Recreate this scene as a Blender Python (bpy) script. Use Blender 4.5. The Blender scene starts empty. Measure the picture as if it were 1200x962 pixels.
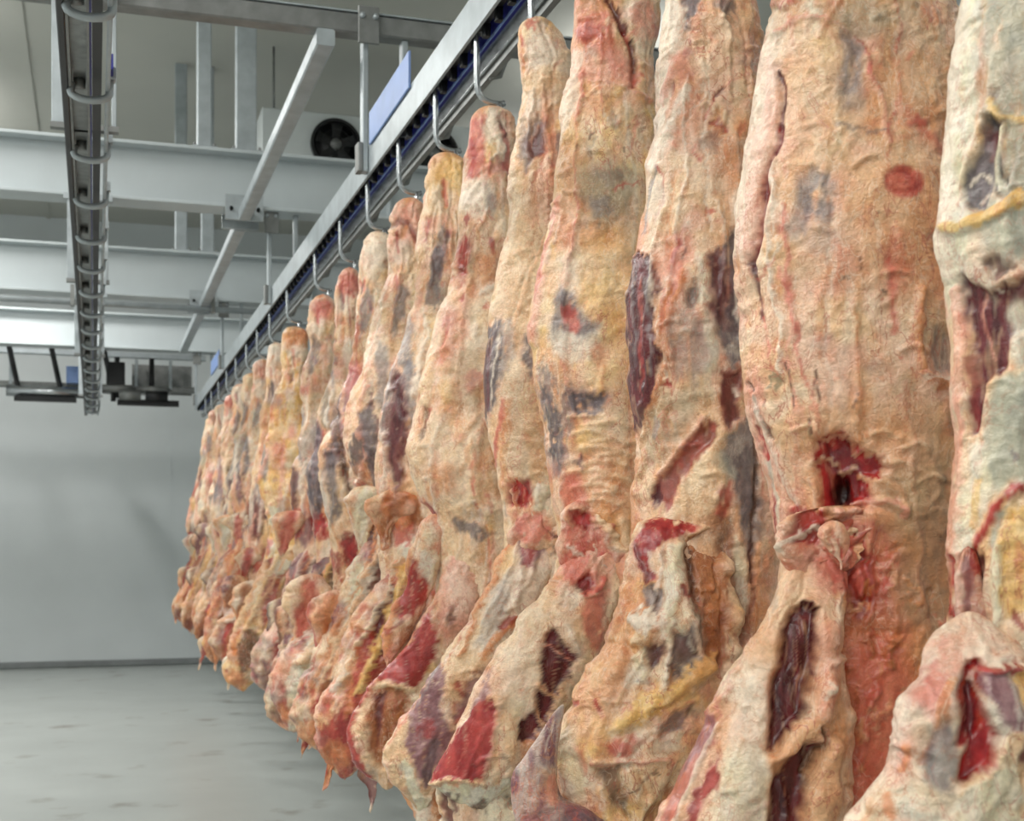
import bpy, math, random
import numpy as np

# ------------------------------------------------------------------ camera, world, light, exposure
SC = bpy.context.scene
COL = SC.collection
EYE = 1.85                                   # camera height above the floor
FPX, CX, HZ = 1550.0, 600.0, 640.0           # focal length in pixels, image centre, horizon row (1200x962 frame)
YAW = math.atan(490 / 1550)
Fv = np.array([math.sin(YAW), math.cos(YAW), 0.0])
Rv = np.array([math.cos(YAW), -math.sin(YAW), 0.0])
Uv = np.array([0.0, 0.0, 1.0])

cam = bpy.data.cameras.new('camera')
cam.sensor_width = 36.0
cam.lens = FPX / 1200 * 36
cam.shift_y = (HZ - 481) / 1200
cam.clip_start = 0.05
cam.dof.use_dof = True
cam.dof.focus_distance = 3.2
cam.dof.aperture_fstop = 6.3
camo = bpy.data.objects.new('camera', cam)
camo.location = (0, 0, EYE)
camo.rotation_euler = (math.pi / 2, 0, -YAW)
COL.objects.link(camo)
SC.camera = camo

wd = bpy.data.worlds.new('world')
SC.world = wd
wd.use_nodes = True
wd.node_tree.nodes['Background'].inputs[0].default_value = (0.8, 0.9, 1.0, 1)
wd.node_tree.nodes['Background'].inputs[1].default_value = 0.3


def area(name, loc, sx, sy, power, col=(1, 0.98, 0.95), up=False):
    l = bpy.data.lights.new(name, 'AREA')
    l.shape = 'RECTANGLE'
    l.size, l.size_y = sx, sy
    l.energy = power
    l.color = col
    o = bpy.data.objects.new(name, l)
    o.location = loc
    if up: o.rotation_euler = (math.pi, 0, 0)
    COL.objects.link(o)
    return o


# rows of ceiling lamps along the aisles of the cold store
for yy in (-3.5, 0.5, 4.5, 8.5, 12.5, 16.2):
    far = yy > 16
    area('ceiling_lamp_and_fill', (-1.5, yy, 6.30), 0.3 if far else 0.5, 1.0 if far else 2.4, 190 if far else 85)
    area('ceiling_lamp_and_fill', (-4.2, yy, 6.30), 0.4, 2.0, 125)
    area('ceiling_lamp_and_fill', (5.0, yy, 6.30), 0.4, 2.0, 14)
    for xx, pw in ((-1.5, 8), (-4.2, 45), (5.0, 20)):             # upward fill lights, added only to brighten the ceiling
        area('ceiling_lamp_and_fill', (xx, yy, 6.34), 0.4, 2.0, pw, up=True)

vs = SC.view_settings
vs.view_transform = 'Standard'
vs.look = 'None'
vs.gamma = 1.0
vs.use_curve_mapping = False
vs.exposure = 0.08

# ------------------------------------------------------------------ helpers
rng = np.random.default_rng(7)
random.seed(7)
PT = rng.permutation(256)
PV = rng.random(256)


def s2l(c):
    c = np.asarray(c, float) / 255.0
    return np.where(c <= 0.04045, c / 12.92, ((c + 0.055) / 1.055) ** 2.4)


def vn(p):
    """value noise 0..1 at (n,3) points"""
    i = np.floor(p).astype(np.int64)
    f = p - i
    f = f * f * (3 - 2 * f)
    x0, y0, z0 = i[:, 0] & 255, i[:, 1] & 255, i[:, 2] & 255
    x1, y1, z1 = (x0 + 1) & 255, (y0 + 1) & 255, (z0 + 1) & 255

    def h(a, b, c):
        return PV[PT[(PT[(PT[a] + b) & 255] + c) & 255]]
    fx, fy, fz = f[:, 0], f[:, 1], f[:, 2]
    a = h(x0, y0, z0) * (1 - fx) + h(x1, y0, z0) * fx
    b = h(x0, y1, z0) * (1 - fx) + h(x1, y1, z0) * fx
    c = h(x0, y0, z1) * (1 - fx) + h(x1, y0, z1) * fx
    d = h(x0, y1, z1) * (1 - fx) + h(x1, y1, z1) * fx
    return (a * (1 - fy) + b * fy) * (1 - fz) + (c * (1 - fy) + d * fy) * fz


def fbm(p, o=3):
    s, a, t = 0, 1.0, 0
    for k in range(o):
        s = s + a * vn(p * (2.03 ** k) + 17.3 * k)
        t += a
        a *= 0.5
    return s / t


def ridge(p, o=2):
    s, a, t = 0, 1.0, 0
    for k in range(o):
        s = s + a * (1 - np.abs(2 * vn(p * (2.1 ** k) + 9.1 * k) - 1))
        t += a
        a *= 0.5
    return s / t


def sst(a, b, x):
    t = np.clip((x - a) / (b - a), 0, 1)
    return t * t * (3 - 2 * t)


def W(px, py, d):
    """point seen at pixel (px,py) at depth d along the view axis"""
    return np.array([0, 0, EYE]) + Fv * d + Rv * ((px - CX) * d / FPX) + Uv * ((HZ - py) * d / FPX)


def tag(o, label=None, cat=None, group=None, kind=None):
    if label: o['label'] = label
    if cat: o['category'] = cat
    if group: o['group'] = group
    if kind: o['kind'] = kind
    return o


def empty(name, loc):
    o = bpy.data.objects.new(name, None)
    o.location = loc
    o.empty_display_size = 0.1
    COL.objects.link(o)
    return o


def link(name, me, mat, parent=None, loc=None):
    me.materials.append(mat)
    o = bpy.data.objects.new(name, me)
    if loc is not None: o.location = loc
    if parent: o.parent = parent
    COL.objects.link(o)
    return o


class MB:
    """collects boxes, bars and tubes into one mesh"""
    def __init__(s):
        s.v, s.f, s.sm = [], [], []

    def add(s, vs, fs, smooth=False):
        b = len(s.v)
        s.v += [tuple(map(float, q)) for q in vs]
        s.f += [tuple(b + i for i in q) for q in fs]
        s.sm += [smooth] * len(fs)
        return s

    def box(s, a, b, c=0.0):
        a, b = np.minimum(a, b), np.maximum(a, b)
        if c <= 0:
            vs = [(x, y, z) for z in (a[2], b[2]) for y in (a[1], b[1]) for x in (a[0], b[0])]
            return s.add(vs, [(0, 2, 3, 1), (4, 5, 7, 6), (0, 1, 5, 4), (2, 6, 7, 3), (0, 4, 6, 2), (1, 3, 7, 5)])
        # chamfered box: octagonal section along the longest axis
        ax = int(np.argmax(b - a))
        o = [i for i in range(3) if i != ax]
        if ax == 1: o = o[::-1]
        p, q = o
        ring = [(a[p] + c, a[q]), (b[p] - c, a[q]), (b[p], a[q] + c), (b[p], b[q] - c), (b[p] - c, b[q]), (a[p] + c, b[q]), (a[p], b[q] - c), (a[p], a[q] + c)]
        vs = []
        for e in (a[ax], b[ax]):
            for r in ring:
                t = [0, 0, 0]; t[ax] = e; t[p] = r[0]; t[q] = r[1]
                vs.append(t)
        fs = [tuple(range(7, -1, -1)), tuple(range(8, 16))]
        fs += [(i, (i + 1) % 8, 8 + (i + 1) % 8, 8 + i) for i in range(8)]
        return s.add(vs, fs)

    def tube(s, pts, r, n=10, smooth=True):
        pts = np.array(pts, float)
        m = len(pts)
        rr = np.full(m, r) if np.isscalar(r) else np.array(r, float)
        T = np.gradient(pts, axis=0)
        T /= np.linalg.norm(T, axis=1)[:, None] + 1e-12
        up = np.array([0, 0, 1.0]) if abs(T[0][2]) < 0.9 else np.array([1.0, 0, 0])
        u = np.cross(T[0], up); u /= np.linalg.norm(u)
        vs = []
        for i in range(m):
            u = u - T[i] * u.dot(T[i]); u /= np.linalg.norm(u)
            w = np.cross(T[i], u)
            for k in range(n):
                a = 2 * math.pi * k / n
                vs.append(pts[i] + rr[i] * (u * math.cos(a) + w * math.sin(a)))
        fs = []
        for i in range(m - 1):
            for k in range(n):
                fs.append((i * n + k, i * n + (k + 1) % n, (i + 1) * n + (k + 1) % n, (i + 1) * n + k))
        fs.append(tuple(range(n - 1, -1, -1)))
        fs.append(tuple((m - 1) * n + k for k in range(n)))
        return s.add(vs, fs, smooth)

    def prism(s, poly, axis, a, b):
        """polygon (in the two other axes) extruded along axis from a to b"""
        o = [i for i in range(3) if i != axis]
        n = len(poly)
        vs = []
        for e in (a, b):
            for q in poly:
                t = [0, 0, 0]; t[axis] = e; t[o[0]] = q[0]; t[o[1]] = q[1]
                vs.append(t)
        fs = [tuple(range(n - 1, -1, -1)), tuple(range(n, 2 * n))] + [(i, (i + 1) % n, n + (i + 1) % n, n + i) for i in range(n)]
        return s.add(vs, fs)

    def build(s, name, mat, parent=None, loc=None):
        me = bpy.data.meshes.new(name)
        v = np.array(s.v)
        if loc is None and parent is not None:
            v = v - np.array(parent_world(parent))
        elif loc is not None:
            v = v - np.array(loc)
        me.from_pydata(v.tolist(), [], s.f)
        me.polygons.foreach_set('use_smooth', s.sm)
        import bmesh
        bm = bmesh.new(); bm.from_mesh(me)
        bmesh.ops.recalc_face_normals(bm, faces=bm.faces)
        bm.to_mesh(me); bm.free()
        return link(name, me, mat, parent, loc)


def parent_world(o):
    p = np.array(o.location)
    while o.parent:
        o = o.parent
        p = p + np.array(o.location)
    return p


# ------------------------------------------------------------------ materials
def mat(name, c, rough=0.5, metal=0.0, var=0.1, scale=6.0, bump=0.0, bscale=40.0, stain=None, spec=0.5, stretch=(1, 1, 1)):
    m = bpy.data.materials.new(name)
    m.use_nodes = True
    nt = m.node_tree
    b = nt.nodes['Principled BSDF']
    tc = nt.nodes.new('ShaderNodeTexCoord')
    mp = nt.nodes.new('ShaderNodeMapping'); mp.inputs['Scale'].default_value = stretch
    nt.links.new(tc.outputs['Object'], mp.inputs[0])
    no = nt.nodes.new('ShaderNodeTexNoise'); no.inputs['Scale'].default_value = scale; no.inputs['Detail'].default_value = 5
    nt.links.new(mp.outputs[0], no.inputs['Vector'])
    rp = nt.nodes.new('ShaderNodeValToRGB')
    l = s2l(c)
    rp.color_ramp.elements[0].position = 0.3
    rp.color_ramp.elements[1].position = 0.7
    rp.color_ramp.elements[0].color = (*(l * (1 - var)), 1)
    rp.color_ramp.elements[1].color = (*np.minimum(l * (1 + var), 1), 1)
    nt.links.new(no.outputs['Fac'], rp.inputs[0])
    out = rp.outputs[0]
    if stain:
        n2 = nt.nodes.new('ShaderNodeTexNoise'); n2.inputs['Scale'].default_value = stain[1]; n2.inputs['Detail'].default_value = 6
        nt.links.new(mp.outputs[0], n2.inputs['Vector'])
        r2 = nt.nodes.new('ShaderNodeValToRGB')
        r2.color_ramp.elements[0].position = stain[2]; r2.color_ramp.elements[1].position = stain[2] + 0.12
        r2.color_ramp.elements[0].color = (0, 0, 0, 1); r2.color_ramp.elements[1].color = (stain[3],) * 3 + (1,)
        nt.links.new(n2.outputs['Fac'], r2.inputs[0])
        mx = nt.nodes.new('ShaderNodeMix'); mx.data_type = 'RGBA'
        nt.links.new(r2.outputs[0], mx.inputs['Factor'])
        nt.links.new(out, mx.inputs['A'])
        mx.inputs['B'].default_value = (*s2l(stain[0]), 1)
        out = mx.outputs['Result']
    nt.links.new(out, b.inputs['Base Color'])
    b.inputs['Roughness'].default_value = rough
    b.inputs['Metallic'].default_value = metal
    b.inputs['Specular IOR Level'].default_value = spec
    if bump:
        n3 = nt.nodes.new('ShaderNodeTexNoise'); n3.inputs['Scale'].default_value = bscale; n3.inputs['Detail'].default_value = 4
        nt.links.new(mp.outputs[0], n3.inputs['Vector'])
        bu = nt.nodes.new('ShaderNodeBump'); bu.inputs['Strength'].default_value = bump; bu.inputs['Distance'].default_value = 0.01
        nt.links.new(n3.outputs['Fac'], bu.inputs['Height'])
        nt.links.new(bu.outputs[0], b.inputs['Normal'])
    return m


M_wall = mat('wall_panel', (196, 202, 203), 0.45, var=0.04, scale=1.2)
M_joint = mat('panel_joint', (120, 124, 124), 0.7, var=0.1)
M_floor = mat('resin_floor', (158, 163, 160), 0.35, var=0.06, scale=1.5, bump=0.05, bscale=60, stain=((96, 84, 72), 2.2, 0.60, 0.6))
M_ceil = mat('ceiling_panel', (176, 177, 169), 0.7, var=0.06, scale=0.6)
M_galv = mat('galvanised_steel', (166, 174, 177), 0.42, 0.35, var=0.14, scale=9, bump=0.05)
M_galvd = mat('dull_steel', (128, 130, 128), 0.45, 0.4, var=0.18, scale=12)
M_beam = mat('painted_beam', (180, 188, 190), 0.5, var=0.05, scale=2)
M_stain = mat('stainless_steel', (176, 180, 182), 0.25, 0.85, var=0.12, scale=14)
M_black = mat('black_plastic', (14, 15, 17), 0.45, var=0.25)
M_blue = mat('blue_plastic', (44, 48, 140), 0.4, var=0.2)
M_blue2 = mat('light_blue_cover', (120, 146, 196), 0.45, var=0.1)
M_track = mat('track_steel', (150, 152, 150), 0.35, 0.6, var=0.25, scale=18)
M_white = mat('white_enamel', (208, 214, 214), 0.4, var=0.04)
M_orange = mat('orange_lamp', (220, 120, 60), 0.5, var=0.1)


def meat_material():
    m = bpy.data.materials.new('carcass_surface')
    m.use_nodes = True
    nt = m.node_tree
    N, Lk = nt.nodes.new, nt.links.new
    b = nt.nodes['Principled BSDF']
    at = N('ShaderNodeAttribute'); at.attribute_name = 'tissue'
    aw = N('ShaderNodeAttribute'); aw.attribute_name = 'wet'
    tc = N('ShaderNodeTexCoord')
    n1 = N('ShaderNodeTexNoise'); n1.inputs['Scale'].default_value = 90; n1.inputs['Detail'].default_value = 6; n1.inputs['Roughness'].default_value = 0.65
    Lk(tc.outputs['Object'], n1.inputs['Vector'])
    mr = N('ShaderNodeMapRange'); mr.inputs[1].default_value = 0.25; mr.inputs[2].default_value = 0.75; mr.inputs[3].default_value = 0.78; mr.inputs[4].default_value = 1.2
    Lk(n1.outputs['Fac'], mr.inputs[0])
    mul = N('ShaderNodeVectorMath'); mul.operation = 'SCALE'
    Lk(at.outputs['Color'], mul.inputs[0]); Lk(mr.outputs[0], mul.inputs['Scale'])
    # fine warm capillaries / blood flecks
    n2 = N('ShaderNodeTexNoise'); n2.inputs['Scale'].default_value = 28; n2.inputs['Detail'].default_value = 8; n2.inputs['Roughness'].default_value = 0.7
    Lk(tc.outputs['Object'], n2.inputs['Vector'])
    r2 = N('ShaderNodeValToRGB')
    r2.color_ramp.elements[0].position = 0.56; r2.color_ramp.elements[1].position = 0.72
    r2.color_ramp.elements[0].color = (0, 0, 0, 1); r2.color_ramp.elements[1].color = (0.55, 0.55, 0.55, 1)
    Lk(n2.outputs['Fac'], r2.inputs[0])
    mx = N('ShaderNodeMix'); mx.data_type = 'RGBA'; mx.blend_type = 'MULTIPLY'
    Lk(r2.outputs[0], mx.inputs['Factor']); Lk(mul.outputs[0], mx.inputs['A'])
    mx.inputs['B'].default_value = (0.85, 0.40, 0.26, 1)
    last = mx.outputs['Result']
    # thin pale fascia lines and thin red vessels: ridges of a distorted noise
    for sc, dist, lo, amt, rgb, off, zs in ((30, 1.5, 0.93, 0.38, (0.86, 0.72, 0.55), 0.0, 0.45), (17, 2.2, 0.955, 0.7, (0.46, 0.11, 0.07), 5.0, 0.5), (45, 1.2, 0.92, 0.45, (0.55, 0.25, 0.11), 9.0, 0.6)):
        mpp = N('ShaderNodeMapping'); mpp.inputs['Location'].default_value = (off, off, off); mpp.inputs['Scale'].default_value = (1, 1, zs)
        Lk(tc.outputs['Object'], mpp.inputs[0])
        nn = N('ShaderNodeTexNoise'); nn.inputs['Scale'].default_value = sc; nn.inputs['Detail'].default_value = 3; nn.inputs['Distortion'].default_value = dist
        Lk(mpp.outputs[0], nn.inputs['Vector'])
        m1 = N('ShaderNodeMath'); m1.operation = 'MULTIPLY_ADD'; m1.inputs[1].default_value = 2; m1.inputs[2].default_value = -1
        Lk(nn.outputs['Fac'], m1.inputs[0])
        m2 = N('ShaderNodeMath'); m2.operation = 'ABSOLUTE'; Lk(m1.outputs[0], m2.inputs[0])
        m3 = N('ShaderNodeMapRange'); m3.inputs[1].default_value = 1 - lo; m3.inputs[2].default_value = 0.0; m3.inputs[3].default_value = 0.0; m3.inputs[4].default_value = amt
        Lk(m2.outputs[0], m3.inputs[0])
        # only here and there
        n5 = N('ShaderNodeTexNoise'); n5.inputs['Scale'].default_value = sc * 0.3; Lk(mpp.outputs[0], n5.inputs['Vector'])
        m4 = N('ShaderNodeMapRange'); m4.inputs[1].default_value = 0.42; m4.inputs[2].default_value = 0.58; Lk(n5.outputs['Fac'], m4.inputs[0])
        m5 = N('ShaderNodeMath'); m5.operation = 'MULTIPLY'; Lk(m3.outputs[0], m5.inputs[0]); Lk(m4.outputs[0], m5.inputs[1])
        dry = N('ShaderNodeMapRange'); dry.inputs[1].default_value = 0.25; dry.inputs[2].default_value = 0.6; dry.inputs[3].default_value = 1.0; dry.inputs[4].default_value = 0.12
        Lk(aw.outputs['Fac'], dry.inputs[0])
        m6 = N('ShaderNodeMath'); m6.operation = 'MULTIPLY'; Lk(m5.outputs[0], m6.inputs[0]); Lk(dry.outputs[0], m6.inputs[1])
        mm = N('ShaderNodeMix'); mm.data_type = 'RGBA'
        Lk(m6.outputs[0], mm.inputs['Factor']); Lk(last, mm.inputs['A']); mm.inputs['B'].default_value = (*rgb, 1)
        last = mm.outputs['Result']
    Lk(last, b.inputs['Base Color'])
    # relief: wrinkled fat
    n3 = N('ShaderNodeTexNoise'); n3.inputs['Scale'].default_value = 70; n3.inputs['Detail'].default_value = 5; n3.inputs['Distortion'].default_value = 1.2
    mp = N('ShaderNodeMapping'); mp.inputs['Scale'].default_value = (1, 1, 1.3)
    Lk(tc.outputs['Object'], mp.inputs[0]); Lk(mp.outputs[0], n3.inputs['Vector'])
    bu = N('ShaderNodeBump'); bu.inputs['Distance'].default_value = 0.012
    inv = N('ShaderNodeMath'); inv.operation = 'MULTIPLY_ADD'
    Lk(aw.outputs['Fac'], inv.inputs[0]); inv.inputs[1].default_value = -0.4; inv.inputs[2].default_value = 0.46
    Lk(inv.outputs[0], bu.inputs['Strength'])
    Lk(n3.outputs['Fac'], bu.inputs['Height']); Lk(bu.outputs[0], b.inputs['Normal'])
    ro = N('ShaderNodeMath'); ro.operation = 'MULTIPLY_ADD'
    Lk(aw.outputs['Fac'], ro.inputs[0]); ro.inputs[1].default_value = -0.16; ro.inputs[2].default_value = 0.40
    Lk(ro.outputs[0], b.inputs['Roughness'])
    b.inputs['Specular IOR Level'].default_value = 0.5
    return m


M_meat = meat_material()

# ------------------------------------------------------------------ the room
CEIL = EYE + 5.0
YW = 21.3


def struct(name, mb, m, parent=None):
    o = mb.build(name, m, parent)
    if parent is None: o['kind'] = 'structure'
    return o


struct('floor', MB().box((-6, -6, -0.1), (7, YW + 0.2, 0)), M_floor)
struct('ceiling', MB().box((-6, -6, CEIL), (7, YW + 0.2, CEIL + 0.1)), M_ceil)
wf = struct('wall_far', MB().box((-6, YW, 0), (7, YW + 0.2, CEIL)), M_wall)
struct('wall_left', MB().box((-6.2, -6, 0), (-6, YW + 0.2, CEIL)), M_wall)
struct('wall_right', MB().box((7, -6, 0), (7.2, YW + 0.2, CEIL)), M_wall)
struct('wall_near', MB().box((-6.2, -6.2, 0), (7.2, -6, CEIL)), M_wall)
struct('baseboard_far', MB().box((-6, YW - 0.05, 0), (7, YW, 0.10), 0.015), M_joint)
for i, xx in enumerate((-3.4, -1.25, 1.15, 3.5)):
    struct('trim_%d' % (i + 1), MB().box((xx - 0.012, YW - 0.006, 0.1), (xx + 0.012, YW, CEIL)), M_wall)
for i, xx in enumerate((-3.15, -0.66)):
    struct('trim_%d' % (i + 5), MB().box((xx - 0.03, -6, CEIL - 0.02), (xx + 0.03, YW, CEIL)), M_ceil)

# ------------------------------------------------------------------ steelwork
ZB = EYE + 2.55          # underside of the beams
BEAMS = [(10.25, 0.44, 'nearest'), (14.15, 0.50, 'middle'), (17.9, 0.46, 'farthest')]
lab_beam = ['pale I-beam nearest the camera, below the cooler fan', 'pale I-beam in the middle of the three crossing the store', 'pale I-beam nearest the end wall, above the pulley gear']
for (y, h, w), lb in zip(BEAMS, lab_beam):
    r = empty('steel_beam', (0.5, y, ZB))
    tag(r, lb, 'beam', 'beams across the store')
    fl = 0.13
    MB().box((-5.95, y - 0.008, ZB + 0.02), (6.95, y + 0.008, ZB + h - 0.02)).build('web', M_beam, r)
    MB().box((-5.95, y - fl, ZB + h - 0.025), (6.95, y + fl, ZB + h), 0.004).build('flange', M_beam, r)
    MB().box((-5.95, y - fl, ZB), (6.95, y + fl, ZB + 0.025), 0.004).build('flange', M_beam, r)
    for xx in (-4.5, -2.0, 2.2, 4.6):
        MB().box((xx, y - fl + 0.02, ZB + 0.025), (xx + 0.012, y + fl - 0.02, ZB + h - 0.025)).build('stiffener', M_beam, r)
# slim pipe below the middle beam
p = empty('cross_pipe', (0, 13.7, EYE + 2.40))
tag(p, 'slim pipe running across just under the middle beam', 'pipe')
MB().tube([(-5.9, 13.7, EYE + 2.40), (1.9, 13.7, EYE + 2.40)], 0.03, 10).build('pipe_run', M_galv, p)
for xx in (-2.2, -0.2, 1.15):
    MB().box((xx - 0.02, 13.66, EYE + 2.36), (xx + 0.02, 13.74, ZB + 0.02)).build('pipe_clip', M_galvd, p)

# ceiling posts standing on the beams
posts = [(239, 10.25, 0.44, 0.105, 'left one of the two near posts from first beam to ceiling'),
         (288, 10.25, 0.44, 0.155, 'wide right one of the two near posts from first beam to ceiling'),
         (212, 14.15, 0.50, 0.12, 'thin left post from middle beam to ceiling'),
         (243, 14.15, 0.50, 0.13, 'right post from middle beam, half hidden by a nearer post')]
for px, y, h, w, lb in posts:
    t = (px - CX) / FPX
    d = y / (Fv[1] + Rv[1] * t)
    x = d * (Fv[0] + Rv[0] * t)
    r = empty('ceiling_post', (x, y, ZB + h))
    tag(r, lb, 'post', 'posts up to the ceiling')
    MB().box((x - w / 2, y - 0.05, ZB + h), (x + w / 2, y + 0.05, CEIL), 0.008).build('post_tube', M_galv, r)
    MB().box((x - w / 2 - 0.04, y - 0.1, ZB + h), (x + w / 2 + 0.04, y + 0.1, ZB + h + 0.015)).build('foot_plate', M_galv, r)
    for sx in (-1, 1):
        MB().tube([(x + sx * (w / 2 + 0.02), y - 0.075, ZB + h + 0.01), (x + sx * (w / 2 + 0.02), y - 0.075, ZB + h + 0.04)], 0.012, 6).build('bolt', M_galvd, r)

# first cross tube (near)
YT = 6.5
ct = empty('cross_tube', (0, YT, EYE + 2.5))
tag(ct, 'square steel cross tube at the top, carrying both rails', 'beam')
MB().box((-5.9, YT - 0.05, EYE + 2.53), (6.9, YT + 0.05, EYE + 2.63), 0.008).build('tube', M_galvd, ct)
MB().box((-5.9, YT - 0.055, EYE + 2.632), (6.9, YT + 0.055, EYE + 2.64)).build('top_plate', M_galv, ct)

# longitudinal square tube
lt = empty('long_tube', (1.07, 6.5, EYE + 2.5))
tag(lt, 'sloping-looking square tube running lengthwise left of the meat rail', 'beam')
XL = 1.08
ys = [6.56, 10.1, 10.4, 14.0, 14.3, 17.0]
for a, b in ((6.43, 10.08), (10.42, 13.98), (14.32, 17.3)):
    MB().box((XL - 0.045, a, EYE + 2.445), (XL + 0.045, b, EYE + 2.527), 0.008).build('tube', M_galv, lt)
for y, h, w in BEAMS[:2]:
    for sy in (-1, 1):
        MB().box((XL - 0.14, y + sy * 0.15 - 0.012, ZB - 0.10), (XL + 0.14, y + sy * 0.15 + 0.012, ZB + 0.09), 0.004).build('clamp_plate', M_galv, lt)
        for sx in (-1, 1):
            MB().tube([(XL + sx * 0.1, y - 0.2, ZB - 0.02), (XL + sx * 0.1, y + 0.2, ZB - 0.02)], 0.014, 6).build('bolt', M_galvd, lt)

# ------------------------------------------------------------------ meat rail (right)
XR = 1.30
Y0, Y1 = 0.9, 18.35
rail = empty('meat_rail', (XR, 9, EYE + 1.75))
tag(rail, 'grey overhead meat rail with black and blue chain guide, carrying the beef sides', 'rail')
# channel: face, top lip, bottom lip
MB().box((XR, Y0, EYE + 1.845), (XR + 0.012, Y1, EYE + 1.985)).build('rail_beam', M_galv, rail)
MB().box((XR + 0.012, Y0, EYE + 1.973), (XR + 0.10, Y1, EYE + 1.985)).build('beam_lip', M_galv, rail)
MB().box((XR + 0.012, Y0, EYE + 1.87), (XR + 0.05, Y1, EYE + 1.90)).build('guard_strip', M_black, rail)
MB().box((XR + 0.075, Y0, EYE + 1.84), (XR + 0.13, Y1, EYE + 1.93)).build('chain_guide', M_blue, rail)
MB().box((XR + 0.070, Y0, EYE + 1.838), (XR + 0.0745, Y1, EYE + 1.848)).build('edge_strip', M_blue2, rail)
MB().box((XR + 0.082, Y0, EYE + 1.765), (XR + 0.094, Y1, EYE + 1.835), 0.003).build('track_bar', M_stain, rail)
MB().box((XR + 0.096, Y0, EYE + 1.74), (XR + 0.12, Y1, EYE + 1.80)).build('wear_strip', M_galvd, rail)
yy = 1.2
while yy < Y1:                              # chain links and track brackets
    MB().box((XR + 0.03, yy - 0.02, EYE + 1.825), (XR + 0.055, yy + 0.012, EYE + 1.875), 0.004).build('chain_link', M_black, rail)
    if int(yy / 0.1525) % 5 == 0:
        MB().tube([(XR + 0.10, yy, EYE + 1.93), (XR + 0.15, yy, EYE + 1.90), (XR + 0.165, yy, EYE + 1.82), (XR + 0.14, yy, EYE + 1.75), (XR + 0.10, yy, EYE + 1.74)], 0.012, 6).build('track_bracket', M_galvd, rail)
    yy += 0.1525
for y, zt in ((YT, EYE + 2.64), (10.25, ZB), (14.15, ZB), (17.9, ZB)):
    zh = EYE + 2.528 if y == YT else zt - 0.003
    hg = MB().box((XR - 0.03, y - 0.03, EYE + 1.86), (XR - 0.002, y + 0.04, zh), 0.004).build('hanger', M_galv, rail)
    MB().box((XR - 0.055, y - 0.035, EYE + 1.86), (XR - 0.028, y + 0.05, EYE + 2.0), 0.006).build('hanger_sleeve', M_galvd, hg)
    MB().box((XR - 0.06, y - 0.075, zt - 0.16), (XR + 0.045, y - 0.055, zt + 0.02), 0.004).build('clamp_plate', M_galvd, hg)
    for sx in (-0.04, 0.025):
        MB().tube([(XR + sx, y - 0.09, zt - 0.03), (XR + sx, y - 0.06, zt - 0.03)], 0.014, 6).build('bolt', M_galv, hg)
    MB().box((XR + 0.17, y - 0.03, EYE + 1.9), (XR + 0.20, y + 0.04, zh), 0.004).build('hanger', M_galv, rail)
for a, b in ((5.55, 6.4), (14.6, 15.6)):
    MB().box((XR - 0.012, a, EYE + 1.97), (XR - 0.002, b, EYE + 2.13), 0.003).build('splice_cover', M_blue2, rail)

# ------------------------------------------------------------------ second conveyor (left)
cv = empty('overhead_conveyor', (-0.03, 10, EYE + 1.84))
tag(cv, 'empty overhead conveyor track with ladder-like brackets, seen from below', 'conveyor')
ZC = EYE + 1.84
A0, A1 = 1.5, 19.6
MB().box((-0.125, A0, ZC), (-0.098, A1, ZC + 0.10), 0.004).build('guard_strip', M_black, cv)
MB().box((-0.096, A0, ZC + 0.005), (-0.086, A1, ZC + 0.09)).build('track_side', M_galvd, cv)
MB().box((-0.086, A0, ZC + 0.07), (-0.025, A1, ZC + 0.085)).build('track_bed', M_track, cv)
MB().box((-0.025, A0, ZC + 0.01), (-0.016, A1, ZC + 0.085)).build('track_side', M_galvd, cv)
MB().box((-0.016, A0, ZC + 0.03), (-0.008, A1, ZC + 0.07)).build('chain_guide', M_blue, cv)
MB().box((-0.006, A0, ZC + 0.03), (0.030, A1, ZC + 0.07)).build('chain_strip', M_black, cv)
MB().box((0.045, A0, ZC + 0.005), (0.063, A1, ZC + 0.06), 0.004).build('outer_rail', M_galv, cv)
yy = 2.1
while yy < A1:
    n = 9
    pts = [(-0.098 + 0.012, yy, ZC + 0.03)]
    for k in range(n + 1):
        a = math.pi * k / n
        pts.append((-0.015 - 0.075 * math.cos(a), yy, ZC - 0.005 - 0.03 * math.sin(a)))
    pts.append((0.062, yy, ZC + 0.05))
    MB().tube(pts, 0.016, 8).build('cradle_bracket', M_galv, cv)
    MB().tube([(-0.056, yy + 0.07, ZC + 0.035), (-0.056, yy + 0.07, ZC + 0.07)], 0.024, 12).build('roller', M_galvd, cv)
    MB().box((0.05, yy - 0.03, ZC + 0.05), (0.085, yy + 0.03, ZC + 0.10), 0.006).build('bracket_block', M_galv, cv)
    yy += 0.88
MB().box((0.064, 5.5, ZC + 0.06), (0.074, 5.75, ZC + 0.12)).build('splice_cover', M_blue, cv)
for y, zt in ((YT - 0.1, EYE + 2.64), (10.1, ZB + 0.01), (14.0, ZB + 0.01), (17.75, ZB + 0.01)):
    for x0, x1 in ((-0.185, -0.13), (0.078, 0.10)):
        MB().box((x0, y - 0.012, ZC + 0.08), (x1, y + 0.012, zt), 0.003).build('hanger', M_galv, cv)
    MB().box((-0.19, y - 0.02, ZC + 0.07), (0.11, y + 0.02, ZC + 0.10), 0.004).build('hanger_foot', M_galvd, cv)
    MB().box((-0.21, y - 0.03, zt - 0.05), (0.13, y + 0.03, zt), 0.004).build('clamp_plate', M_galv, cv)

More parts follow.
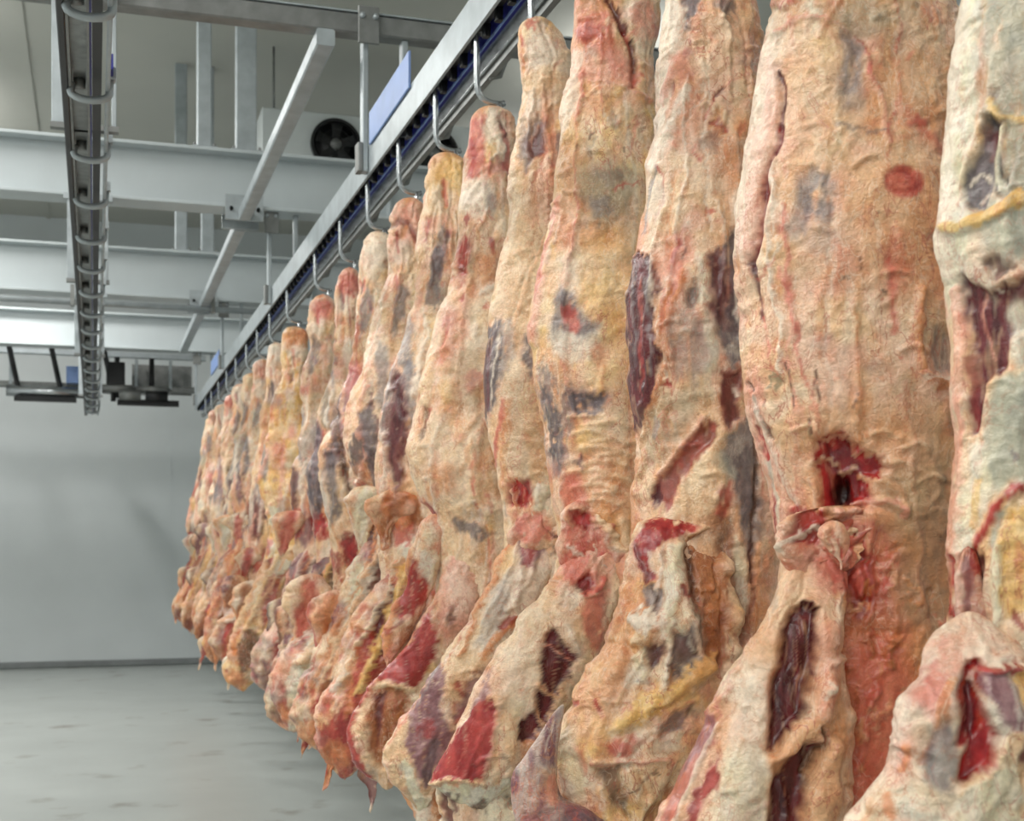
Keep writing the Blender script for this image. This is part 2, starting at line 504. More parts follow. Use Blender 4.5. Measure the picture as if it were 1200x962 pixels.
# ------------------------------------------------------------------ pulley gear under the far beam
pg = empty('pulley_gear', (-0.2, 18.6, EYE + 2.0))
tag(pg, 'dark pulley and drive gear hanging before the end wall', 'machine')
ZP = EYE + 2.05
MB().box((-1.3, 18.7, ZP + 0.06), (1.35, 18.8, ZP + 0.14), 0.01).build('frame_bar', M_galvd, pg)
MB().box((-2.6, 19.0, ZB + 0.05), (1.5, 19.1, ZB + 0.13), 0.01).build('frame_bar', M_galv, pg)
MB().tube([(-1.1, 18.6, ZP), (0.05, 18.6, ZP)], 0.075, 14).build('drive_shaft', M_stain, pg)
for xx in (-0.95, -0.42, 0.25):
    MB().tube([(xx, 18.6, ZP - 0.10), (xx, 18.6, ZP + 0.02), (xx - 0.12, 18.7, ZB + 0.1)], 0.035, 8).build('support_arm', M_black, pg)
for xx in (0.30, 0.75):
    MB().tube([(xx, 18.62, ZP + 0.02), (xx, 18.62, ZP + 0.10)], 0.24, 24).build('pulley', M_galvd, pg)
    MB().tube([(xx, 18.62, ZP - 0.05), (xx, 18.62, ZP + 0.5)], 0.035, 10).build('axle', M_black, pg)
MB().box((0.16, 18.5, ZP + 0.12), (0.40, 18.75, ZP + 0.42), 0.02).build('motor', M_black, pg)
MB().box((-0.35, 18.5, ZP + 0.12), (-0.18, 18.7, ZP + 0.34), 0.02).build('gearbox', M_blue2, pg)
MB().box((-1.0, 18.5, ZP - 0.14), (-0.22, 18.58, ZP - 0.075)).build('chain_guard', M_black, pg)
MB().tube([(0.32, 18.42, ZP - 0.03), (0.60, 18.42, ZP - 0.03)], 0.07, 12).build('roller', M_galvd, pg)
MB().tube([(0.66, 18.42, ZP - 0.03), (0.95, 18.42, ZP - 0.03)], 0.07, 12).build('roller', M_black, pg)
MB().box((0.5, 18.9, ZP + 0.05), (1.3, 18.98, ZP + 0.45)).build('back_plate', M_galvd, pg)
MB().box((0.30, 18.45, ZP - 0.16), (1.1, 18.53, ZP - 0.08)).build('chain_guard', M_black, pg)
for xx in (-1.05, 0.55, 1.0):
    MB().box((xx - 0.02, 18.68, ZP + 0.1), (xx + 0.02, 18.72, ZB), 0.004).build('drop_rod', M_galv, pg)

# ------------------------------------------------------------------ air cooler with fan
YE = 13.0
t0 = (308 - CX) / FPX; d0 = YE / (Fv[1] + Rv[1] * t0)
xE0 = d0 * (Fv[0] + Rv[0] * t0)
ac = empty('air_cooler', (xE0 + 1.0, YE, EYE + 3.5))
tag(ac, 'white air cooler unit with black round fan, hung from the ceiling', 'cooler')
zt, zb = EYE + 4.28, EYE + 3.45
MB().box((xE0, YE, zb), (xE0 + 3.2, YE + 0.7, zt), 0.02).build('housing', M_white, ac)
for k in range(3):
    t1 = (393 - CX) / FPX
    xc = (YE / (Fv[1] + Rv[1] * t1)) * (Fv[0] + Rv[0] * t1) + 1.0 * k
    zc = EYE + (HZ - 170) * (YE / (Fv[1] + Rv[1] * t1)) / FPX
    th = np.linspace(0, 2 * math.pi, 41)[:-1]
    R0, R1 = 0.25, 0.22
    fan = empty('fan', (0, 0, 0)); fan.parent = ac
    # shroud ring
    rb = MB()
    vs_, fs_ = [], []
    prof = [(R0, 0.0), (R0, -0.06), (R1, -0.06), (R1, 0.05)]
    for (r, yo) in prof:
        for a in th: vs_.append((xc + r * math.cos(a), YE + yo, zc + r * math.sin(a)))
    n = len(th)
    for j in range(3):
        for i in range(n): fs_.append((j * n + i, j * n + (i + 1) % n, (j + 1) * n + (i + 1) % n, (j + 1) * n + i))
    rb.add(vs_, fs_).build('shroud', M_black, ac)
    MB().tube([(xc, YE - 0.045, zc), (xc, YE + 0.0, zc)], 0.055, 14).build('hub', M_galvd, ac)
    MB().tube([(xc, YE - 0.004, zc), (xc, YE - 0.001, zc)], R1, 30).build('back_disc', M_black, ac)
    for j in range(5):
        a = j * 2 * math.pi / 5 + 0.3
        u = np.array([math.cos(a), 0, math.sin(a)]); w = np.array([-math.sin(a), 0, math.cos(a)])
        c = np.array([xc, YE - 0.03, zc])
        q = [c + u * 0.05 - w * 0.03, c + u * 0.2 - w * 0.07 + (0, 0.015, 0), c + u * 0.2 + w * 0.05 - (0, 0.015, 0), c + u * 0.05 + w * 0.03]
        q2 = [v + np.array([0, 0.004, 0]) for v in q]
        MB().add(q + q2, [(0, 1, 2, 3), (7, 6, 5, 4), (0, 4, 5, 1), (1, 5, 6, 2), (2, 6, 7, 3), (3, 7, 4, 0)]).build('blade', M_black, ac)
    for r in (0.08, 0.14, 0.2):
        MB().tube([(xc + r * math.cos(a), YE - 0.065, zc + r * math.sin(a)) for a in np.linspace(0, 2 * math.pi, 25)], 0.003, 4).build('guard_ring', M_black, ac)
    bpy.data.objects.remove(fan)
MB().box((xE0 + 0.98, YE - 0.10, EYE + 3.72), (xE0 + 1.05, YE, EYE + 3.82), 0.01).build('indicator', M_orange, ac)
for xx in (xE0 + 0.15, xE0 + 3.0):
    MB().tube([(xx, YE + 0.35, zt - 0.01), (xx, YE + 0.35, CEIL)], 0.012, 8).build('hanging_rod', M_galvd, ac)

# ------------------------------------------------------------------ beef sides

KIND = {  # colour A, colour B, streak frequency across / along (1/m), wetness
    'fat': ((222, 182, 138), (233, 205, 166), 40, 25, 0.2),
    'peach': ((218, 160, 116), (226, 180, 136), 45, 20, 0.2),
    'org': ((202, 118, 66), (218, 148, 94), 40, 25, 0.2),
    'yel': ((226, 176, 92), (232, 194, 126), 40, 25, 0.25),
    'pink': ((216, 136, 114), (226, 170, 146), 60, 30, 0.3),
    'wht': ((238, 222, 200), (222, 206, 186), 60, 20, 0.4),
    'pale': ((214, 208, 190), (222, 214, 180), 40, 20, 0.4),
    'gry': ((112, 104, 106), (150, 140, 134), 90, 30, 0.5),
    'grn': ((150, 152, 138), (180, 178, 156), 50, 20, 0.5),
    'olv': ((150, 134, 104), (172, 150, 116), 60, 30, 0.3),
    'dkg': ((62, 52, 58), (104, 92, 96), 110, 26, 0.6),
    'mus': ((66, 16, 20), (104, 38, 42), 110, 12, 0.8),
    'red': ((140, 36, 38), (176, 66, 60), 70, 12, 0.9),
    'bld': ((128, 12, 18), (170, 36, 36), 60, 40, 0.9),
    'rose': ((182, 66, 58), (206, 108, 90), 60, 40, 0.5),
    'hole': ((26, 6, 8), (48, 12, 14), 60, 30, 0.6),
    'pur': ((118, 72, 80), (150, 108, 112), 90, 20, 0.7),
    'brn': ((140, 76, 36), (172, 104, 56), 60, 20, 0.3),
    'drk': ((60, 34, 24), (96, 58, 38), 60, 20, 0.3),
}
KLIN = {k: (s2l(v[0]), s2l(v[1])) + v[2:] for k, v in KIND.items()}


def poly_arr(P, n=None, ys=None, arc=None):
    P = np.array(P, float)
    if ys is not None:
        return np.interp(ys, P[:, 1], P[:, 0])
    L = np.r_[0, np.cumsum(np.hypot(*np.diff(P, axis=0).T))]
    L /= L[-1]
    return np.stack([np.interp(arc, L, P[:, 0]), np.interp(arc, L, P[:, 1])], 1)


def smooth_line(P, it=2):
    """Chaikin corner cutting keeping the ends"""
    P = [np.array(q, float) for q in P]
    for _ in range(it):
        Q = [P[0]]
        for a, b in zip(P[:-1], P[1:]):
            Q += [a * 0.75 + b * 0.25, a * 0.25 + b * 0.75]
        Q.append(P[-1])
        P = Q
    return np.array(P)


def sd_poly(p, poly):
    poly = np.array(poly, float)
    n = len(poly)
    dm = np.full(len(p), 1e9)
    ins = np.zeros(len(p), bool)
    for i in range(n):
        a, b = poly[i], poly[(i + 1) % n]
        e = b - a
        w = p - a
        t = np.clip((w @ e) / (e @ e + 1e-9), 0, 1)
        dm = np.minimum(dm, np.hypot(*(w - t[:, None] * e).T))
        c = (a[1] > p[:, 1]) != (b[1] > p[:, 1])
        ins ^= c & (p[:, 0] < (b[0] - a[0]) * (p[:, 1] - a[1]) / (b[1] - a[1] + 1e-12) + a[0])
    return np.where(ins, -dm, dm)


def sd_line(p, pts):
    pts = np.array(pts, float)
    dm = np.full(len(p), 1e9)
    for a, b in zip(pts[:-1], pts[1:]):
        e = b - a
        w = p - a
        t = np.clip((w @ e) / (e @ e + 1e-9), 0, 1)
        dm = np.minimum(dm, np.hypot(*(w - t[:, None] * e).T))
    return dm


# feature helpers: (type, kind, points, size, alpha, height in m, softness px, patchiness 0..1, warp px)
def P(k, pts, a=1.0, h=0.0, so=3.0, pa=0.0, wp=4.0): return ('P', k, pts, 0, a, h, so, pa, wp)
def S(k, pts, w=3.0, a=1.0, h=0.0, so=1.5, pa=0.0, wp=3.0): return ('S', k, pts, w, a, h, so, pa, wp)
def E(k, x, y, rx, ry, a=0.8, h=0.0, so=None, pa=0.0, wp=5.0): return ('E', k, (x, y, rx, ry), 0, a, h, so or 0.45, pa, wp)


def auto_marks(seed, L, R, d, amount):
    """small individual blemishes: flecks of blood, crumpled fat ridges, thin fell, bruises"""
    r = random.Random(seed * 31 + 5)
    out = []
    y0, y1 = max(L[:, 1].min(), -10), min(L[:, 1].max(), 970)
    u = 2.55 / d
    area_ = abs(np.mean(R[:, 0]) - np.mean(L[:, 0])) * (y1 - y0) / (u * u)
    n = int(amount * area_ / 1500)
    # cords of fat, tendon and vessel running along the form
    for _ in range(int(amount * max(5, min(26, area_ / 5000)))):
        w0_, t0, ln = r.random(), r.uniform(0, 0.85), r.uniform(0.08, 0.3)
        tt = np.linspace(t0, min(1, t0 + ln), 6)
        a_, b_ = poly_arr(L, arc=tt), poly_arr(R, arc=tt)
        ww = np.clip(w0_ + np.cumsum([r.uniform(-0.05, 0.05) for _i in tt]), 0.02, 0.98)[:, None]
        pts = a_ * (1 - ww) + b_ * ww
        out.append(S(r.choice(['org', 'rose', 'wht', 'peach', 'fat', 'wht', 'wht', 'fat', 'pink']), pts, r.uniform(2, 6) * u, r.uniform(0.4, 0.8), r.choice([0.002, 0.004, 0.007, -0.004]), so=1.8 * u, pa=0.15, wp=5 * u))
    for _ in range(n):
        i = r.randrange(len(L)); t = i / (len(L) - 1)
        k = min(len(R) - 1, int(t * (len(R) - 1)))
        w = r.random()
        x = L[i, 0] * (1 - w) + R[k, 0] * w + r.uniform(-6, 6) * u
        y = L[i, 1] * (1 - w) + R[k, 1] * w + r.uniform(-40, 40) * u
        c = r.random()
        if c < 0.24:
            a = r.uniform(-0.5, 0.5)
            ln = r.uniform(10, 34) * u
            pts = [(x, y), (x + ln * math.cos(a) * 0.5, y + ln * math.sin(a) * 0.5 - 3 * u), (x + ln * math.cos(a), y + ln * math.sin(a))]
            out.append(S(r.choice(['fat', 'fat', 'peach', 'wht']), pts, r.uniform(3, 7) * u, 0.6, r.uniform(0.003, 0.009), so=2 * u, wp=6 * u))
        elif c < 0.42:
            a = 1.57 + r.uniform(-0.5, 0.5)
            ln = r.uniform(20, 70) * u
            pts = [(x, y), (x + ln * math.cos(a) * 0.5 + 4 * u, y + ln * math.sin(a) * 0.5), (x + ln * math.cos(a), y + ln * math.sin(a))]
            out.append(S(r.choice(['pink', 'rose', 'wht', 'org', 'fat']), pts, r.uniform(2, 5) * u, 0.6, r.uniform(-0.005, 0.007), so=2 * u, wp=6 * u, pa=0.2))
        elif c < 0.62:
            out.append(E(r.choice(['org', 'peach', 'rose', 'pink', 'org']), x, y, r.uniform(8, 26) * u, r.uniform(8, 34) * u, 0.5, r.uniform(-0.004, 0.004), so=0.7, pa=0.4, wp=8 * u))
        elif c < 0.74:
            out.append(E(r.choice(['wht', 'fat', 'pale', 'yel']), x, y, r.uniform(8, 26) * u, r.uniform(10, 40) * u, 0.6, 0.003, so=0.7, pa=0.3, wp=8 * u))
        elif c < 0.82:
            out.append(E(r.choice(['gry', 'olv']), x, y, r.uniform(5, 14) * u, r.uniform(8, 26) * u, 0.5, -0.002, so=0.6, pa=0.4, wp=8 * u))
        elif c < 0.92:
            out.append(E(r.choice(['bld', 'rose']), x, y, r.uniform(3, 8) * u, r.uniform(3, 10) * u, 0.7, -0.002, so=0.5, pa=0.4, wp=8 * u))
        else:
            out.append(S('drk', [(x, y), (x + r.uniform(-3, 3) * u, y + r.uniform(3, 12) * u)], r.uniform(1.5, 3) * u, 0.7, -0.002, so=1 * u, wp=3 * u))
    return out


def slab(name, parent, d, L, R, feats=(), arc=False, kf=0.72, kb=0.55, res=2.4, ends=(0.022, 0.06), seed=0, base=('fat', 'peach', 'pink'),
         lump=1.0, yrange=(-12, 975), sq=0.8, refw=None, auto=1.0, sink=0.0, rag=1.0):
    """one fleshy solid: outline L/R (pixels at depth d) gives its real width and height there, the section gives its thickness"""
    L, R = smooth_line(L), smooth_line(R)
    s = d / FPX
    if not arc:
        y0, y1 = max(L[0, 1], R[0, 1]), min(L[-1, 1], R[-1, 1])
        ys = []
        y = y0
        while y < y1:
            ys.append(y)
            y += res if yrange[0] - res < y < yrange[1] else res * 6
        ys = np.array(ys + [y1])
        LL = np.stack([poly_arr(L, ys=ys), ys], 1)
        RR = np.stack([poly_arr(R, ys=ys), ys], 1)
        t = (ys - y0) / (y1 - y0)
    else:
        ln = max(np.hypot(*np.diff(L, axis=0).T).sum(), np.hypot(*np.diff(R, axis=0).T).sum())
        n = max(14, int(ln / res))
        t = np.linspace(0, 1, n)
        LL, RR = poly_arr(L, arc=t), poly_arr(R, arc=t)
    m = len(t)
    e = np.ones(m)
    if ends[0] > 0: e = np.minimum(e, np.sqrt(np.clip(1 - (1 - np.clip(t / ends[0], 0, 1)) ** 2, 0.0, 1)))
    if ends[1] > 0: e = np.minimum(e, np.sqrt(np.clip(1 - (1 - np.clip((1 - t) / ends[1], 0, 1)) ** 2, 0.0, 1)))
    e = np.maximum(e, 0.06)
    # uneven outline
    for E_, o_ in ((LL, 0.0), (RR, 50.0)):
        zz = E_[:, 1] * s
        c_ = np.stack([zz * 10 + o_ + seed * 7, zz * 0 + seed, zz * 0 + o_], 1)
        c2_ = np.stack([zz * 55 + o_ + seed * 3, zz * 0 + seed, zz * 0 + o_], 1)
        E_[:, 0] += rag * (0.8 if arc else 0.45) * ((fbm(c_, 2) - 0.5) * 0.034 + (fbm(c2_, 2) - 0.5) * 0.007) / s
    mid, half = (LL + RR) / 2, (RR - LL) / 2
    hw = np.hypot(half[:, 0], half[:, 1]) * s
    nf = max(10, int((hw.max() * 2 / s) / res))
    nb = max(6, nf // 5)
    th = np.r_[np.linspace(0, math.pi, nf + 1), np.linspace(math.pi, 2 * math.pi, nb + 1)[1:-1]]
    nc = len(th)
    # flatten the cosine spacing a little
    cx = -np.cos(th)
    sn = np.sin(th)
    dep = np.sign(sn) * np.abs(sn) ** sq
    thk = (hw if refw is None else np.full(m, refw)) * e
    pix = mid[:, None, :] + half[:, None, :] * (cx[None, :, None] * e[:, None, None])
    off = thk[:, None] * np.where(dep > 0, dep * kf, dep * kb)[None, :]
    if sink: off = off - sink * (1 - sst(0.0, 0.32, t))[:, None]
    pix = pix.reshape(-1, 2)
    off = off.reshape(-1)
    cxx = np.tile(cx, m)
    dpp = np.tile(dep, m)
    # metric plane coords
    mx, mz = (pix[:, 0] - CX) * s, (HZ - pix[:, 1]) * s
    q = np.stack([mx + seed * 3.7, mz + seed * 1.3, off + seed * 5.1], 1)
    # ---- colour
    n1, n2 = fbm(q * 7, 3), fbm(q * 16 + 31, 3)
    n3 = fbm(q * 48 + 7, 2)
    b0, b1, b2 = [KLIN[k] for k in base]
    w0 = sst(0.35, 0.65, n1)[:, None]
    w1 = (sst(0.45, 0.75, n2) * 0.8)[:, None]
    col = b0[0] * (1 - n3[:, None]) + b0[1] * n3[:, None]
    col = col * (1 - w0) + b1[0] * w0
    col = col * (1 - w1) + b2[1] * w1
    wo = (sst(0.52, 0.72, fbm(q * np.array([9, 5, 9]) + 240, 3)) * 0.28)[:, None]
    col = col * (1 - wo) + KLIN['org'][1] * wo * (b0[0] / KLIN['fat'][0]) ** 0.5
    wr = (sst(0.60, 0.74, fbm(q * np.array([30, 18, 30]) + 340, 3)) * 0.3)[:, None]
    col = col * (1 - wr) + KLIN['rose'][1] * wr * (b0[0] / KLIN['fat'][0]) ** 0.5
    wsp = sst(0.60, 0.8, ridge(q * np.array([22, 9, 12]) + 3, 2))[:, None] * 0.35
    col = col * (1 - wsp) + KLIN['wht'][0] * wsp
    wet = np.full(len(q), 0.2)
    # ---- base relief
    w2 = np.stack([fbm(q * 14 + 500, 2), fbm(q * 14 + 600, 2), fbm(q * 14 + 700, 2)], 1)
    front = np.clip(dpp, 0, 1)
    hgt = lump * ((0.028 if arc else 0.016) * (fbm(q * np.array([13, 2.2, 10]) + 1.2 * w2 + 150, 2) - 0.5) + 0.030 * (fbm(q * np.array([7, 4, 6]) + 50, 2) - 0.5) + (0.020 if arc or d > 4.5 else 0.012) * (fbm(q * np.array([22, 13, 17]) + 1.5 * w2 + 90, 2) - 0.5)
                  + (0.014 if arc else 0.010) * (ridge(q * np.array([24, 26, 24]) + 4 * w2 + 11, 2) - 0.6) * sst(0.3, 0.6, fbm(q * 9 + 400, 2)) + 0.0022 * (fbm(q * np.array([120, 70, 90]) + 9, 2) - 0.5))
    base_h = hgt * np.minimum(1, thk.repeat(nc) / 0.10)
    hgt = np.zeros(len(q))
    # ---- features
    ws = 2.6 * min(1.0, 3.0 / d)
    wh = np.stack([fbm(q * 20 + 200, 2) - 0.5, fbm(q * 20 + 300, 2) - 0.5], 1) * 1.5 * ws
    wq = wh + np.stack([(fbm(q * np.array([110, 60, 90]) + 20, 2) - 0.5) * 0.8, (fbm(q * np.array([110, 60, 90]) + 60, 2) - 0.5) * 1.8], 1) * ws
    feats = sorted(feats, key=lambda f_: 0 if (f_[0] == 'P' and f_[6] >= 12) else 1)
    feats = auto_marks(seed, L, R, d, auto) + feats
    c0_ = np.array([CX, HZ])
    pix = c0_ + (pix - c0_) * (d / (d - np.maximum(off, 0)))[:, None]      # where the bulging surface itself is seen
    for (ty, k, pts, size, al, fh, so, pa, wp) in feats:
        if ty == 'E':
            x, y, rx, ry = pts
            lo, hi = np.array([x - rx * 1.6, y - ry * 1.6]) - wp, np.array([x + rx * 1.6, y + ry * 1.6]) + wp
        else:
            A = np.array(pts, float)
            mg = size + so * 2 + wp
            lo, hi = A.min(0) - mg, A.max(0) + mg
        idx = np.nonzero(((pix > lo) & (pix < hi)).all(1))[0]
        if len(idx) == 0: continue
        def cover(pp, so):
            if ty == 'E':
                return sst(1 + so, 1 - so, np.hypot((pp[:, 0] - x) / rx, (pp[:, 1] - y) / ry))
            if ty == 'P':
                return sst(so, -so, sd_poly(pp, pts))
            return sst(size / 2 + so, max(size / 2 - so, 0), sd_line(pp, smooth_line(pts, 1)))
        g = cover(pix[idx] + wq[idx] * wp, so)
        if fh:
            hgt[idx] += fh * cover(pix[idx] + wh[idx] * wp, min(so * 1.6, 0.9) if ty == 'E' else so * 1.8)
        if ty == 'P' and so < 6 and k in ('mus', 'red', 'bld', 'pur', 'dkg', 'hole') and al > 0.6:
            rw = 7.0 * min(1.0, 3.2 / d)
            rim = cover(pix[idx] + wq[idx] * wp * 1.4, so + rw) * (1 - g)
            rn = sst(0.42, 0.6, fbm(q[idx] * 30 + 31, 2))
            for kk_, am in (('org', 0.55 * rn), ('rose', 0.5 * (1 - rn))):
                a_ = (rim * am)[:, None]
                col[idx] = col[idx] * (1 - a_) + KLIN[kk_][0] * a_
            hgt[idx] += 0.005 * rim * rn * min(1.0, 4 / d)
        a = g * al
        qi = q[idx]
        if ty == 'P' and k in ('mus', 'red', 'bld', 'pur', 'dkg', 'gry', 'brn'):
            fbz = ridge(qi * np.array([60, 2.6, 40]) + 1.2 * w2[idx] + 123, 2)
            a = a * (1 - (0.3 if k in ('mus', 'red') else 0.5) * sst(0.84, 0.97, fbz))
        if pa > 0:
            a = a * sst(0.5 * pa, 0.5 * pa + 0.22, fbm(qi * np.array([60, 34, 40]) + 77, 3))
        if k:
            A0, A1, fx, fy, wt = KLIN[k]
            nn = sst(0.25, 0.75, fbm(qi * np.array([fx, fy, fx]) + 5, 2))[:, None]
            kc = A0 * (1 - nn) + A1 * nn
            a_ = a[:, None]
            col[idx] = col[idx] * (1 - a_) + kc * a_
            wet[idx] = wet[idx] * (1 - a) + wt * a
    hgt = hgt + base_h * (1 - 0.8 * np.clip((wet - 0.25) / 0.6, 0, 1))
    # ---- position
    P3 = (np.array([0, 0, EYE]) + Fv * d)[None] + mx[:, None] * Rv + mz[:, None] * Uv - off[:, None] * Fv
    nrm = cxx[:, None] * 0.7 * Rv - dpp[:, None] * Fv
    nrm /= np.linalg.norm(nrm, axis=1)[:, None] + 1e-9
    hgt = np.where(dpp >= -0.01, hgt, hgt * 0.4)
    P3 = P3 + nrm * hgt[:, None]
    org = parent_world(parent)
    V = P3 - org
    # caps
    V = np.vstack([V, V[:nc].mean(0), V[(m - 1) * nc:].mean(0)])
    col = np.vstack([col, col[:nc].mean(0), col[(m - 1) * nc:].mean(0)])
    wet = np.r_[wet, 0.3, 0.3]
    i, k = np.meshgrid(np.arange(m - 1), np.arange(nc), indexing='ij')
    k2 = (k + 1) % nc
    Q = np.stack([i * nc + k, i * nc + k2, (i + 1) * nc + k2, (i + 1) * nc + k], -1).reshape(-1, 4)
    kk = np.arange(nc)
    T1 = np.stack([np.full(nc, m * nc), (kk + 1) % nc, kk], 1)
    T2 = np.stack([np.full(nc, m * nc + 1), (m - 1) * nc + kk, (m - 1) * nc + (kk + 1) % nc], 1)
    Q = Q[:, ::-1]; T1 = T1[:, ::-1]; T2 = T2[:, ::-1]
    me = bpy.data.meshes.new(name)
    me.vertices.add(len(V))
    me.vertices.foreach_set('co', V.astype(np.float32).ravel())
    loops = np.r_[Q.ravel(), T1.ravel(), T2.ravel()].astype(np.int32)
    starts = np.r_[np.arange(len(Q)) * 4, len(Q) * 4 + np.arange(2 * nc) * 3].astype(np.int32)
    me.loops.add(len(loops))
    me.loops.foreach_set('vertex_index', loops)
    me.polygons.add(len(starts))
    me.polygons.foreach_set('loop_start', starts)
    me.update(calc_edges=True)
    me.polygons.foreach_set('use_smooth', np.ones(len(starts), bool))
    ca = me.attributes.new('tissue', 'FLOAT_COLOR', 'POINT')
    ca.data.foreach_set('color', np.c_[np.clip(col, 0, 1), np.ones(len(col))].astype(np.float32).ravel())
    wa = me.attributes.new('wet', 'FLOAT', 'POINT')
    wa.data.foreach_set('value', wet.astype(np.float32))
    return link(name, me, M_meat, parent)


def strand(name, parent, d, pts, r0, r1, kind, seed=0):
    """hanging strand of tendon or fat, a tapered tube"""
    P2 = smooth_line(pts, 2)
    W3 = np.array([W(x, y, d) for x, y in P2])
    o = MB().tube(W3, np.linspace(r0, r1, len(P2)), 7).build(name, M_meat, parent)
    n = len(o.data.vertices)
    A = KLIN[kind]
    c = np.tile(np.r_[A[0], 1], (n, 1)); v = rng.random((n, 1)) * 0.5
    c[:, :3] = A[0] * (1 - v) + A[1] * v
    ca = o.data.attributes.new('tissue', 'FLOAT_COLOR', 'POINT'); ca.data.foreach_set('color', c.astype(np.float32).ravel())
    wa = o.data.attributes.new('wet', 'FLOAT', 'POINT'); wa.data.foreach_set('value', np.full(n, A[4], np.float32))
    return o


HX = 1.38                                    # the row hangs below this line


def hook_px(d): return 110 + 1626 * HX / d


def side(d, label, zbot=-0.95):
    px = hook_px(d)
    o = empty('beef_side', W(px - 30, HZ - zbot * FPX / d, d))
    return tag(o, label, 'meat', 'beef sides hanging in a row')


def meat_hook(d, label, dx=0.0):
    """steel hook hung on the track, its point under the shank"""
    y = (d - Fv[0] * HX) / Fv[1]
    r = empty('meat_hook', (HX, y, EYE + 1.85))
    tag(r, label, 'hook', 'steel hooks on the rail')
    x0 = XR + 0.045
    zt = EYE + 1.885
    MB().box((x0 - 0.012, y - 0.02, zt - 0.02), (x0 + 0.03, y + 0.02, zt + 0.03), 0.005).build('trolley', M_galvd, r)
    pts = [(x0 + 0.02, y, zt), (x0 - 0.008, y, zt + 0.004), (x0 - 0.016, y, zt - 0.03), (x0 - 0.016, y, zt - 0.10), (x0 - 0.016, y, zt - 0.20),
           (x0 - 0.008, y, zt - 0.245), (x0 + 0.03, y, zt - 0.265), (x0 + 0.075, y, zt - 0.268), (x0 + 0.09, y, zt - 0.262)]
    MB().tube(smooth_line(pts, 2), 0.0115, 8).build('hook_stem', M_stain, r)
    MB().tube([(x0 + 0.07, y, zt - 0.262), (x0 + 0.07, y, zt - 0.30), (x0 + 0.068, y, zt - 0.36)], 0.014, 8).build('hook_point', M_stain, r)
    return r


DS = []                                      # depths of all sides, nearest first
